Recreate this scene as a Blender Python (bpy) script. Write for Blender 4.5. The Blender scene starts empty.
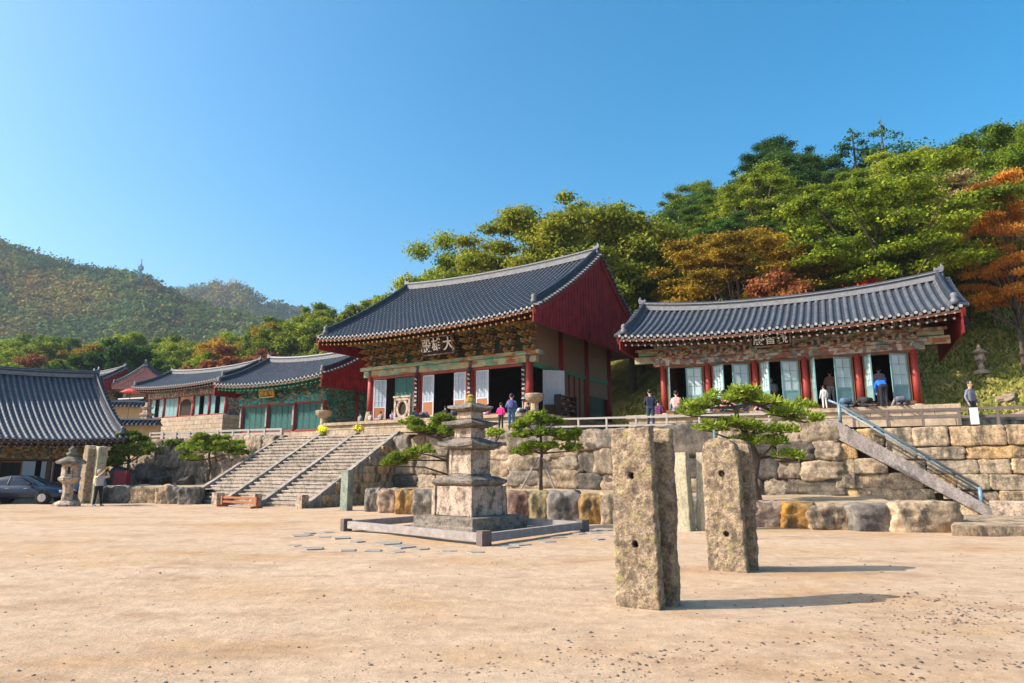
import bpy, bmesh, math, random
import numpy as np
from mathutils import Vector, Matrix, noise, Euler
R = math.radians
S = bpy.context.scene
C = S.collection
# ---------------------------------------------------------------- camera, sky, sun, exposure
EYE = 1.65
cd = bpy.data.cameras.new('camera'); cam = bpy.data.objects.new('camera', cd); C.objects.link(cam)
cam.location = (0, 0, EYE); cam.rotation_euler = (R(90+10.8), 0, 0)
cd.lens = 24; cd.sensor_width = 36; cd.clip_start = .1; cd.clip_end = 6000
S.camera = cam
SUN_EL, SUN_AZ = 35.5, -99.0            # azimuth clockwise from +Y
W = bpy.data.worlds.new('World'); S.world = W; W.use_nodes = True
wn = W.node_tree.nodes; wl = W.node_tree.links
sky = wn.new('ShaderNodeTexSky'); sky.sky_type = 'NISHITA'; sky.sun_disc = False
sky.sun_elevation = R(SUN_EL); sky.sun_rotation = R(SUN_AZ); sky.altitude = 200
sky.air_density = 1.0; sky.dust_density = 3.5; sky.ozone_density = 2.5
bg = wn['Background']; bg.inputs[1].default_value = 0.15
hs_ = wn.new('ShaderNodeHueSaturation'); hs_.inputs['Saturation'].default_value = 1.5; hs_.inputs['Hue'].default_value = .484; hs_.inputs['Value'].default_value = 1.06
wl.new(sky.outputs[0], hs_.inputs['Color']); wl.new(hs_.outputs[0], bg.inputs[0])
sd = bpy.data.lights.new('sun', 'SUN'); sd.energy = 4.9; sd.angle = R(.53); sd.color = (1, .93, .82)
so = bpy.data.objects.new('sun', sd); C.objects.link(so)
sdir = Vector((math.sin(R(SUN_AZ))*math.cos(R(SUN_EL)), math.cos(R(SUN_AZ))*math.cos(R(SUN_EL)), math.sin(R(SUN_EL))))
so.rotation_euler = sdir.to_track_quat('Z', 'Y').to_euler(); so.location = (-30, -10, 40)
S.view_settings.view_transform = 'Standard'; S.view_settings.look = 'None'
S.view_settings.gamma = 1; S.view_settings.use_curve_mapping = False; S.view_settings.exposure = 0.74
S.cycles.max_bounces = 6; S.cycles.transparent_max_bounces = 6; S.cycles.volume_bounces = 0

# ---------------------------------------------------------------- helpers
def tag(o, label=None, cat=None, group=None, kind=None):
    if label: o['label'] = label
    if cat: o['category'] = cat
    if group: o['group'] = group
    if kind: o['kind'] = kind
    return o
def thing(name, label, cat, loc=(0, 0, 0), rz=0, group=None):
    o = bpy.data.objects.new(name, None); C.objects.link(o)
    o.location = loc; o.rotation_euler = (0, 0, R(rz)); o.empty_display_size = .2
    return tag(o, label, cat, group)
def children(o):
    return [c for c in o.children]
def copy_tree(o, parent=None):
    c = o.copy(); C.objects.link(c)
    if parent: c.parent = parent
    for ch in children(o): copy_tree(ch, c)
    return c
def link(name, me, parent=None, loc=None):
    o = bpy.data.objects.new(name, me); C.objects.link(o)
    if parent: o.parent = parent
    if loc is not None: o.location = loc
    return o
class MB:
    def __init__(s): s.v = []; s.f = []; s.m = []
    def add(s, vs, fs, m=0):
        b = len(s.v); s.v += [tuple(p) for p in vs]
        for f in fs: s.f.append(tuple(b+i for i in f)); s.m.append(m)
    def box(s, c, d, m=0, rz=0, M=None, taper=1.0):
        x, y, z = d[0]/2, d[1]/2, d[2]/2
        vs = [Vector(((-x if i & 1 == 0 else x)*(taper if k else 1), (-y if i & 2 == 0 else y)*(taper if k else 1), -z if k == 0 else z)) for k in (0, 1) for i in range(4)]
        T = Matrix.Rotation(rz, 3, 'Z') if M is None else M
        c = Vector(c)
        s.add([c + T @ p for p in vs], [(0, 2, 3, 1), (4, 5, 7, 6), (0, 1, 5, 4), (2, 6, 7, 3), (0, 4, 6, 2), (1, 3, 7, 5)], m)
        return s
    def beam(s, a, b, w, h, m=0, w2=None, h2=None):
        a, b = Vector(a), Vector(b); d = (b-a).normalized()
        up = Vector((0, 0, 1)) if abs(d.z) < .95 else Vector((0, 1, 0))
        sx = d.cross(up).normalized(); sz = sx.cross(d).normalized()
        w2 = w if w2 is None else w2; h2 = h if h2 is None else h2
        vs = []
        for p, ww, hh in ((a, w, h), (b, w2, h2)):
            vs += [p - sx*ww/2 - sz*hh/2, p + sx*ww/2 - sz*hh/2, p + sx*ww/2 + sz*hh/2, p - sx*ww/2 + sz*hh/2]
        s.add(vs, [(0, 3, 2, 1), (4, 5, 6, 7), (0, 1, 5, 4), (1, 2, 6, 5), (2, 3, 7, 6), (3, 0, 4, 7)], m)
        return s
    def tube(s, pts, rad, n=8, m=0, cap=True):
        pts = [Vector(p) for p in pts]; k = len(pts)
        if not hasattr(rad, '__len__'): rad = [rad]*k
        ref = None; vs = []
        for i, p in enumerate(pts):
            d = (pts[min(i+1, k-1)] - pts[max(i-1, 0)]).normalized()
            if ref is None: ref = d.orthogonal().normalized()
            ref = (ref - d*ref.dot(d)).normalized(); b = d.cross(ref)
            for j in range(n):
                a = 2*math.pi*j/n; vs.append(p + (ref*math.cos(a) + b*math.sin(a))*rad[i])
        fs = [(i*n+j, i*n+(j+1) % n, (i+1)*n+(j+1) % n, (i+1)*n+j) for i in range(k-1) for j in range(n)]
        if cap: fs += [tuple(range(n))[::-1], tuple((k-1)*n+j for j in range(n))]
        s.add(vs, fs, m); return s
    def lathe(s, prof, n=16, c=(0, 0, 0), m=0, rot=0, sq=False):
        vs = []; c = Vector(c)
        for r, z in prof:
            for j in range(n):
                a = rot+2*math.pi*j/n; vs.append(c+Vector((r*math.cos(a), r*math.sin(a), z)))
        k = len(prof)
        fs = [(i*n+j, i*n+(j+1) % n, (i+1)*n+(j+1) % n, (i+1)*n+j) for i in range(k-1) for j in range(n)]
        fs += [tuple(range(n))[::-1], tuple((k-1)*n+j for j in range(n))]
        s.add(vs, fs, m); return s
    def prism(s, pts, o, ax, ay, th, m=0):
        """polygon pts (2d) in plane o + ax*u + ay*v, thickness vector th"""
        o, ax, ay, th = Vector(o), Vector(ax), Vector(ay), Vector(th); n = len(pts)
        vs = [o+ax*p[0]+ay*p[1] for p in pts]; vs += [v+th for v in vs]
        fs = [tuple(range(n))[::-1], tuple(range(n, 2*n))] + [(i, (i+1) % n, n+(i+1) % n, n+i) for i in range(n)]
        s.add(vs, fs, m); return s
    def ball(s, c, r, m=0, n=10, k=6, sc=(1, 1, 1)):
        c = Vector(c)
        prof = [(math.sin(math.pi*i/k), -math.cos(math.pi*i/k)) for i in range(k+1)]
        vs = [c+Vector((max(p[0], .02)*math.cos(2*math.pi*j/n)*r*sc[0], max(p[0], .02)*math.sin(2*math.pi*j/n)*r*sc[1], p[1]*r*sc[2])) for p in prof for j in range(n)]
        fs = [(i*n+j, i*n+(j+1) % n, (i+1)*n+(j+1) % n, (i+1)*n+j) for i in range(k) for j in range(n)]
        fs += [tuple(range(n))[::-1], tuple(k*n+j for j in range(n))]
        s.add(vs, fs, m); return s
    def mesh(s, name, mats, smooth=False, bevel=0, fix=True):
        me = bpy.data.meshes.new(name); me.from_pydata(s.v, [], s.f)
        mats = mats if isinstance(mats, (list, tuple)) else [mats]
        for mm in mats: me.materials.append(mm)
        if len(mats) > 1: me.polygons.foreach_set('material_index', s.m)
        if bevel or fix:
            bm = bmesh.new(); bm.from_mesh(me)
            if fix: bmesh.ops.recalc_face_normals(bm, faces=bm.faces)
            if bevel: bmesh.ops.bevel(bm, geom=list(bm.edges), offset=bevel, segments=2, affect='EDGES', profile=.6, clamp_overlap=True)
            bm.to_mesh(me); bm.free()
        if smooth: me.shade_smooth()
        me.update(); return me
    def build(s, name, mats, parent=None, smooth=False, bevel=0, loc=None, fix=True):
        return link(name, s.mesh(name, mats, smooth, bevel, fix), parent, loc)

# ---------------------------------------------------------------- materials
def newmat(name):
    m = bpy.data.materials.new(name); m.use_nodes = True
    return m, m.node_tree.nodes, m.node_tree.links, m.node_tree.nodes['Principled BSDF']
def ramp(nt, cols, interp='LINEAR', pos=None):
    r = nt.nodes.new('ShaderNodeValToRGB'); r.color_ramp.interpolation = interp
    e = r.color_ramp.elements; n = len(cols)
    while len(e) < n: e.new(.5)
    for i, c in enumerate(cols):
        e[i].position = (pos[i] if pos else i/max(1, n-1 if interp != 'CONSTANT' else n)); e[i].color = (*c, 1)
    return r
def mat(name, col, rough=.8, var=.15, scale=6, bump=0, bscale=40, spec=.3, metal=0, det=5):
    """painted / plain surface with a fine mottling"""
    m, n, l, b = newmat(name)
    tc = n.new('ShaderNodeTexCoord'); ns = n.new('ShaderNodeTexNoise'); ns.inputs['Scale'].default_value = scale
    ns.inputs['Detail'].default_value = det; ns.inputs['Roughness'].default_value = .65
    l.new(tc.outputs['Object'], ns.inputs['Vector'])
    r = ramp(m.node_tree, [tuple(max(0, c*(1-var)) for c in col), col, tuple(min(1, c*(1+var)) for c in col)], pos=[.3, .5, .7])
    l.new(ns.outputs['Fac'], r.inputs[0]); l.new(r.outputs[0], b.inputs['Base Color'])
    b.inputs['Roughness'].default_value = rough; b.inputs['Specular IOR Level'].default_value = spec; b.inputs['Metallic'].default_value = metal
    if bump:
        n2 = n.new('ShaderNodeTexNoise'); n2.inputs['Scale'].default_value = bscale; n2.inputs['Detail'].default_value = 4
        l.new(tc.outputs['Object'], n2.inputs['Vector'])
        bp = n.new('ShaderNodeBump'); bp.inputs['Distance'].default_value = bump; bp.inputs['Strength'].default_value = .8
        l.new(n2.outputs['Fac'], bp.inputs['Height']); l.new(bp.outputs[0], b.inputs['Normal'])
    return m
def stone(name, cols, stain=(.05, .048, .042), stain_amt=.5, scale=2.2, bump=.02, bscale=18, lichen=None, lich_amt=.3, perobj=True, grain=.25, streak=.6, lscale=2.3):
    """rock: per-object base colour from a ramp, fine grain, dark stains, optional lichen"""
    m, n, l, b = newmat(name); nt = m.node_tree
    tc = n.new('ShaderNodeTexCoord'); oi = n.new('ShaderNodeObjectInfo')
    vm = n.new('ShaderNodeVectorMath'); vm.operation = 'ADD'
    mx = n.new('ShaderNodeVectorMath'); mx.operation = 'SCALE'; mx.inputs[0].default_value = (37, 51, 23)
    l.new(oi.outputs['Random'], mx.inputs['Scale'])
    geo = n.new('ShaderNodeNewGeometry')
    l.new(geo.outputs['Position'], vm.inputs[0]); l.new(mx.outputs[0], vm.inputs[1])
    base = ramp(nt, cols)
    big = n.new('ShaderNodeTexNoise'); big.inputs['Scale'].default_value = scale*.45; big.inputs['Detail'].default_value = 3
    l.new(vm.outputs[0], big.inputs['Vector'])
    if perobj:
        ad = n.new('ShaderNodeMath'); ad.operation = 'MULTIPLY_ADD'; ad.inputs[1].default_value = .5; ad.inputs[2].default_value = -.25
        l.new(big.outputs['Fac'], ad.inputs[0]); a2 = n.new('ShaderNodeMath'); a2.operation = 'ADD'; a2.use_clamp = True
        l.new(ad.outputs[0], a2.inputs[0]); l.new(oi.outputs['Random'], a2.inputs[1]); l.new(a2.outputs[0], base.inputs[0])
    else:
        st = n.new('ShaderNodeMapRange'); st.inputs[1].default_value = .3; st.inputs[2].default_value = .7
        l.new(big.outputs['Fac'], st.inputs[0]); l.new(st.outputs[0], base.inputs[0])
    gr = n.new('ShaderNodeTexNoise'); gr.inputs['Scale'].default_value = bscale*2.2; gr.inputs['Detail'].default_value = 6; gr.inputs['Roughness'].default_value = .8
    l.new(tc.outputs['Object'] if not perobj else geo.outputs['Position'], gr.inputs['Vector'])
    gm = n.new('ShaderNodeMapRange'); gm.inputs[1].default_value = .32; gm.inputs[2].default_value = .68; gm.inputs[3].default_value = 1-grain; gm.inputs[4].default_value = 1+grain
    l.new(gr.outputs['Fac'], gm.inputs[0])
    mg = n.new('ShaderNodeMix'); mg.data_type = 'RGBA'; mg.blend_type = 'MULTIPLY'; mg.inputs[0].default_value = 1
    g2 = n.new('ShaderNodeTexNoise'); g2.inputs['Scale'].default_value = bscale*.55; g2.inputs['Detail'].default_value = 5; g2.inputs['Roughness'].default_value = .75; l.new(geo.outputs['Position'], g2.inputs['Vector'])
    g3 = n.new('ShaderNodeMapRange'); g3.inputs[1].default_value = .35; g3.inputs[2].default_value = .65; g3.inputs[3].default_value = .68; g3.inputs[4].default_value = 1.32; l.new(g2.outputs['Fac'], g3.inputs[0])
    g4 = n.new('ShaderNodeMath'); g4.operation = 'MULTIPLY'; l.new(gm.outputs[0], g4.inputs[0]); l.new(g3.outputs[0], g4.inputs[1])
    l.new(base.outputs[0], mg.inputs[6]); l.new(g4.outputs[0], mg.inputs[7])
    sn = n.new('ShaderNodeTexNoise'); sn.inputs['Scale'].default_value = scale; sn.inputs['Detail'].default_value = 7; sn.inputs['Roughness'].default_value = .7
    # vertical streaks: the stain pattern is stretched along z
    zm = n.new('ShaderNodeMapping'); zm.inputs['Scale'].default_value = (1.3, 1.3, streak); l.new(vm.outputs[0], zm.inputs['Vector']); l.new(zm.outputs[0], sn.inputs['Vector'])
    sr = n.new('ShaderNodeMapRange'); sr.inputs[1].default_value = .47; sr.inputs[2].default_value = .62; sr.inputs[4].default_value = stain_amt
    l.new(sn.outputs['Fac'], sr.inputs[0])
    ms = n.new('ShaderNodeMix'); ms.data_type = 'RGBA'; l.new(sr.outputs[0], ms.inputs[0]); l.new(mg.outputs[2], ms.inputs[6]); ms.inputs[7].default_value = (*stain, 1)
    out = ms.outputs[2]
    if lichen:
        ln = n.new('ShaderNodeTexNoise'); ln.inputs['Scale'].default_value = scale*lscale; ln.inputs['Detail'].default_value = 6; ln.inputs['Roughness'].default_value = .75
        av = n.new('ShaderNodeVectorMath'); av.operation = 'ADD'; av.inputs[1].default_value = (9, 4, 13); l.new(vm.outputs[0], av.inputs[0]); l.new(av.outputs[0], ln.inputs['Vector'])
        lr = n.new('ShaderNodeMapRange'); lr.inputs[1].default_value = .55; lr.inputs[2].default_value = .62; lr.inputs[4].default_value = lich_amt
        l.new(ln.outputs['Fac'], lr.inputs[0])
        ml = n.new('ShaderNodeMix'); ml.data_type = 'RGBA'; l.new(lr.outputs[0], ml.inputs[0]); l.new(out, ml.inputs[6]); ml.inputs[7].default_value = (*lichen, 1); out = ml.outputs[2]
    l.new(out, b.inputs['Base Color']); b.inputs['Roughness'].default_value = .92; b.inputs['Specular IOR Level'].default_value = .15
    bn = n.new('ShaderNodeTexNoise'); bn.inputs['Scale'].default_value = bscale; bn.inputs['Detail'].default_value = 6; bn.inputs['Roughness'].default_value = .7
    l.new(geo.outputs['Position'], bn.inputs['Vector'])
    bp = n.new('ShaderNodeBump'); bp.inputs['Distance'].default_value = bump; bp.inputs['Strength'].default_value = 1
    l.new(bn.outputs['Fac'], bp.inputs['Height']); l.new(bp.outputs[0], b.inputs['Normal'])
    return m
def dancheong(name, cols, scale=(4, 4, 6), ground=(.3, .2, .1), rough=.7):
    """painted ornament in many small patches of temple colours"""
    m, n, l, b = newmat(name); nt = m.node_tree
    tc = n.new('ShaderNodeTexCoord'); mp = n.new('ShaderNodeMapping'); mp.inputs['Scale'].default_value = scale
    l.new(tc.outputs['Object'], mp.inputs['Vector'])
    vo = n.new('ShaderNodeTexVoronoi'); vo.inputs['Scale'].default_value = 1; vo.distance = 'CHEBYCHEV'; vo.inputs['Randomness'].default_value = .6
    l.new(mp.outputs[0], vo.inputs['Vector'])
    sp = n.new('ShaderNodeSeparateColor'); l.new(vo.outputs['Color'], sp.inputs[0])
    r = ramp(nt, cols, 'CONSTANT'); l.new(sp.outputs[0], r.inputs[0])
    v2 = n.new('ShaderNodeTexVoronoi'); v2.inputs['Scale'].default_value = 2.6; v2.feature = 'F1'; l.new(mp.outputs[0], v2.inputs['Vector'])
    s2 = n.new('ShaderNodeSeparateColor'); l.new(v2.outputs['Color'], s2.inputs[0])
    r2 = ramp(nt, cols[::-1], 'CONSTANT'); l.new(s2.outputs[1], r2.inputs[0])
    th = n.new('ShaderNodeMath'); th.operation = 'LESS_THAN'; th.inputs[1].default_value = .2; l.new(v2.outputs['Distance'], th.inputs[0])
    mx = n.new('ShaderNodeMix'); mx.data_type = 'RGBA'; l.new(th.outputs[0], mx.inputs[0]); l.new(r.outputs[0], mx.inputs[6]); l.new(r2.outputs[0], mx.inputs[7])
    ns = n.new('ShaderNodeTexNoise'); ns.inputs['Scale'].default_value = 3; ns.inputs['Detail'].default_value = 6; l.new(tc.outputs['Object'], ns.inputs['Vector'])
    mr = n.new('ShaderNodeMapRange'); mr.inputs[1].default_value = .3; mr.inputs[2].default_value = .7; mr.inputs[3].default_value = .6; mr.inputs[4].default_value = 1.05; l.new(ns.outputs['Fac'], mr.inputs[0])
    mm = n.new('ShaderNodeMix'); mm.data_type = 'RGBA'; mm.blend_type = 'MULTIPLY'; mm.inputs[0].default_value = 1; l.new(mx.outputs[2], mm.inputs[6]); l.new(mr.outputs[0], mm.inputs[7])
    l.new(mm.outputs[2], b.inputs['Base Color']); b.inputs['Roughness'].default_value = rough; b.inputs['Specular IOR Level'].default_value = .25
    return m
def leafmat(name, cols, trans=.35, nscale=.35, bright=1.75, objvar=.35):
    m, n, l, b = newmat(name); nt = m.node_tree; n.remove(b)
    geo = n.new('ShaderNodeNewGeometry'); oi = n.new('ShaderNodeObjectInfo')
    ns = n.new('ShaderNodeTexNoise'); ns.inputs['Scale'].default_value = nscale; ns.inputs['Detail'].default_value = 2
    l.new(geo.outputs['Position'], ns.inputs['Vector'])
    a = n.new('ShaderNodeMath'); a.operation = 'MULTIPLY_ADD'; a.inputs[1].default_value = .55; l.new(geo.outputs['Random Per Island'], a.inputs[0])
    b2 = n.new('ShaderNodeMath'); b2.operation = 'MULTIPLY_ADD'; b2.inputs[1].default_value = 1.3; b2.inputs[2].default_value = -.45
    l.new(ns.outputs['Fac'], b2.inputs[0]); l.new(b2.outputs[0], a.inputs[2])
    o2 = n.new('ShaderNodeMath'); o2.operation = 'MULTIPLY_ADD'; o2.inputs[1].default_value = objvar; o2.use_clamp = True
    l.new(oi.outputs['Random'], o2.inputs[0]); l.new(a.outputs[0], o2.inputs[2])
    o3 = n.new('ShaderNodeMath'); o3.operation = 'SUBTRACT'; o3.use_clamp = True; o3.inputs[1].default_value = objvar/2; l.new(o2.outputs[0], o3.inputs[0])
    r = ramp(nt, [tuple(min(1, x*bright) for x in c) for c in cols]); l.new(o3.outputs[0], r.inputs[0])
    d = n.new('ShaderNodeBsdfDiffuse'); t = n.new('ShaderNodeBsdfTranslucent'); mx = n.new('ShaderNodeMixShader'); mx.inputs[0].default_value = trans
    l.new(r.outputs[0], d.inputs[0]); l.new(r.outputs[0], t.inputs[0]); l.new(d.outputs[0], mx.inputs[1]); l.new(t.outputs[0], mx.inputs[2])
    l.new(mx.outputs[0], n['Material Output'].inputs[0])
    return m

M = {}
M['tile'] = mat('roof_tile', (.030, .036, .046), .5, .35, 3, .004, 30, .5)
M['tile_roll'] = mat('sunlit_tile_roll', (.085, .093, .108), .55, .35, 2.5, .004, 30, .4)  # paler than the channels: weathering, with sunlit tone put into the colour
M['tile_light'] = mat('weathered_tile', (.13, .135, .15), .6, .3, 3, .004, 30, .5)
M['tile_end'] = mat('lime_tile_end', (.3, .3, .29), .8, .2, 8)
M['ridge_plaster'] = mat('ridge_plaster', (.2, .2, .205), .85, .25, 5)
M['red'] = mat('red_oxide_paint', (.22, .035, .022), .6, .2, 3, .002, 20)
M['red_col'] = mat('column_red_paint', (.25, .03, .02), .5, .18, 2, .002, 12)
M['red_board'] = mat('gable_board_paint', (.19, .013, .015), .7, .45, 1.6, .006, 9)
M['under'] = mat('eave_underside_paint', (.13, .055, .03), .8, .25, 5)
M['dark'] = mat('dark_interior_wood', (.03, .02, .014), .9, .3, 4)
M['brown'] = mat('brown_timber', (.16, .075, .035), .75, .3, 6, .003, 25)
M['bench_wood'] = mat('bench_wood', (.3, .1, .035), .6, .2, 6)
M['orange_wood'] = mat('orange_pine_wood', (.34, .125, .045), .6, .2, 6, .002, 25)
M['paper'] = mat('door_paper', (.32, .39, .46), .9, .07, 2)
M['ink'] = mat('white_lettering', (.85, .85, .84), .6, .02, 3)
M['paper_teal'] = mat('teal_door_paper', (.4, .49, .5), .9, .1, 2)  # even pale teal-grey paper of the right hall doors
M['white'] = mat('white_paint', (.48, .5, .52), .6, .06, 3)
M['teal'] = mat('turquoise_door_paint', (.16, .29, .29), .6, .15, 4)
M['green'] = mat('green_door_paint', (.01, .085, .075), .6, .2, 4)
M['greenbeam'] = mat('green_beam_paint', (.07, .26, .16), .7, .25, 5)
M['beige'] = mat('beige_wall_panel', (.25, .185, .13), .85, .1, 2)
M['ochre'] = mat('ochre_plaster', (.5, .32, .15), .9, .12, 2)
M['danc_gold'] = dancheong('gold_green_dancheong', [(.36, .17, .05), (.05, .14, .08), (.45, .22, .06), (.16, .22, .1), (.26, .08, .03), (.5, .33, .14)], (7, 7, 8))
M['danc_pale'] = dancheong('pale_beam_dancheong', [(.3, .36, .24), (.42, .36, .2), (.16, .32, .2), (.4, .3, .16), (.36, .13, .06), (.35, .38, .26)], (1.6, 1.6, 5))
M['danc_red'] = dancheong('red_brown_dancheong', [(.3, .11, .06), (.42, .34, .27), (.12, .16, .15), (.24, .09, .05), (.46, .4, .33), (.2, .26, .24), (.3, .15, .08)], (6, 6, 9))
M['danc_green'] = dancheong('green_teal_dancheong', [(.03, .22, .16), (.05, .3, .26), (.02, .12, .09), (.25, .12, .05), (.08, .35, .3), (.03, .16, .22)], (5, 5, 7))
M['granite'] = stone('weathered_granite', [(.33, .26, .2), (.48, .36, .27), (.4, .32, .25)], stain_amt=.8, scale=3, bump=.012, bscale=30, perobj=False, streak=1.2)
M['granite_dark'] = stone('lichened_dark_granite', [(.13, .115, .1), (.23, .19, .155), (.17, .15, .13)], stain_amt=.8, scale=3.5, bump=.015, bscale=30, lichen=(.3, .27, .12), lich_amt=.35, perobj=False, streak=1.2)
M['step'] = stone('step_granite', [(.30, .25, .2), (.42, .35, .28)], stain_amt=.55, scale=2.5, bump=.012, bscale=40, perobj=True)
M['pale_stone'] = stone('pale_dressed_stone', [(.36, .27, .18), (.45, .35, .24)], stain_amt=.5, scale=1.6, bump=.006, bscale=30, perobj=True)
M['block'] = stone('tan_wall_block', [(.32, .22, .13), (.45, .32, .19), (.46, .29, .13), (.40, .30, .2), (.3, .24, .17), (.46, .34, .21)], stain_amt=.85, scale=1.7, bump=.045, bscale=9)
M['rock'] = stone('natural_wall_rock', [(.22, .18, .14), (.37, .275, .18), (.3, .235, .17), (.42, .32, .22), (.2, .17, .14)], stain=(.075, .06, .045), stain_amt=.75, scale=1.5, bump=.05, bscale=6, lichen=(.22, .2, .1), lich_amt=.3)
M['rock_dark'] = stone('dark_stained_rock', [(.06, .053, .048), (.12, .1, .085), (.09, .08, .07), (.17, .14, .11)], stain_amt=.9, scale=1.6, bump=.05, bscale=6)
def ashlar(name, c1, c2):
    m, n, l, b = newmat(name); tc = n.new('ShaderNodeTexCoord'); sx = n.new('ShaderNodeSeparateXYZ'); cx = n.new('ShaderNodeCombineXYZ'); l.new(tc.outputs['Object'], sx.inputs[0])
    ad = n.new('ShaderNodeMath'); ad.operation = 'ADD'; l.new(sx.outputs[0], ad.inputs[0]); l.new(sx.outputs[1], ad.inputs[1]); l.new(ad.outputs[0], cx.inputs[0]); l.new(sx.outputs[2], cx.inputs[1])
    br = n.new('ShaderNodeTexBrick'); br.inputs['Scale'].default_value = 1; br.inputs['Brick Width'].default_value = 1.15; br.inputs['Row Height'].default_value = .42; br.inputs['Mortar Size'].default_value = .016
    br.inputs['Color1'].default_value = (*c1, 1); br.inputs['Color2'].default_value = (*c2, 1); br.inputs['Mortar'].default_value = (.08, .065, .05, 1); br.offset = .4; l.new(cx.outputs[0], br.inputs['Vector'])
    ns = n.new('ShaderNodeTexNoise'); ns.inputs['Scale'].default_value = 3; ns.inputs['Detail'].default_value = 8; ns.inputs['Roughness'].default_value = .75; l.new(tc.outputs['Object'], ns.inputs['Vector'])
    mr = n.new('ShaderNodeMapRange'); mr.inputs[1].default_value = .35; mr.inputs[2].default_value = .65; mr.inputs[3].default_value = .6; mr.inputs[4].default_value = 1.15; l.new(ns.outputs['Fac'], mr.inputs[0])
    mm = n.new('ShaderNodeMix'); mm.data_type = 'RGBA'; mm.blend_type = 'MULTIPLY'; mm.inputs[0].default_value = 1; l.new(br.outputs['Color'], mm.inputs[6]); l.new(mr.outputs[0], mm.inputs[7]); l.new(mm.outputs[2], b.inputs['Base Color']); b.inputs['Roughness'].default_value = .9; return m
M['ashlar'] = ashlar('dressed_platform_stone', (.36, .27, .18), (.42, .33, .23))
M['mortar'] = mat('wall_core_earth', (.09, .07, .05), .95, .3, 5)
M['pillar'] = stone('pitted_lichened_granite', [(.22, .16, .105), (.38, .285, .19), (.29, .22, .145)], stain=(.085, .07, .055), stain_amt=.75, scale=7, bump=.05, bscale=16, lichen=(.42, .37, .13), lich_amt=.5, perobj=False, grain=.6, streak=1.1, lscale=.9)
M['bark'] = mat('bark', (.09, .065, .05), .9, .35, 6, .02, 14)
M['bark_pale'] = mat('pale_bark', (.2, .16, .12), .9, .3, 6, .02, 14)
M['metal_blue'] = mat('blue_grey_rail_paint', (.14, .22, .27), .4, .1, 4, spec=.5)
M['wood_grey'] = mat('weathered_grey_wood', (.27, .24, .22), .85, .25, 5, .003, 30)
M['wood_dark'] = mat('dark_brown_rail_wood', (.12, .095, .085), .8, .2, 5, .003, 30)
M['skin'] = mat('skin', (.5, .3, .2), .6, .05, 4)
M['hair'] = mat('black_hair', (.018, .015, .014), .6, .2, 20)
M['black'] = mat('black_cloth', (.02, .02, .022), .85, .2, 10)
M['gold'] = mat('gold_leaf_paint', (.7, .42, .06), .4, .1, 5)
# ---------------------------------------------------------------- setting: axes of the temple terrace
UX, UY = .857, -.515                    # along the terrace wall, to the right and nearer
VX, VY = .515, .857                     # back into the terrace
W0 = Vector((-6.3, 38.1))
def wl_(L, a=0): return Vector((W0.x+UX*L+VX*a, W0.y+UY*L+VY*a))
def ztop(L):
    return float(np.interp(L, [-30, 0, 12, 20, 27, 40], [4.0, 3.72, 3.56, 3.42, 3.3, 3.2]))
RS = random.Random(7)
def grid_mesh(name, pts, nu, nv, mats, kind='structure', smooth=True):
    me = bpy.data.meshes.new(name)
    me.from_pydata(pts, [], [(i*nv+j, (i+1)*nv+j, (i+1)*nv+j+1, i*nv+j+1) for i in range(nu-1) for j in range(nv-1)])
    for mm in mats: me.materials.append(mm)
    if smooth: me.shade_smooth()
    o = link(name, me); o['kind'] = kind; return o
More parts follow.
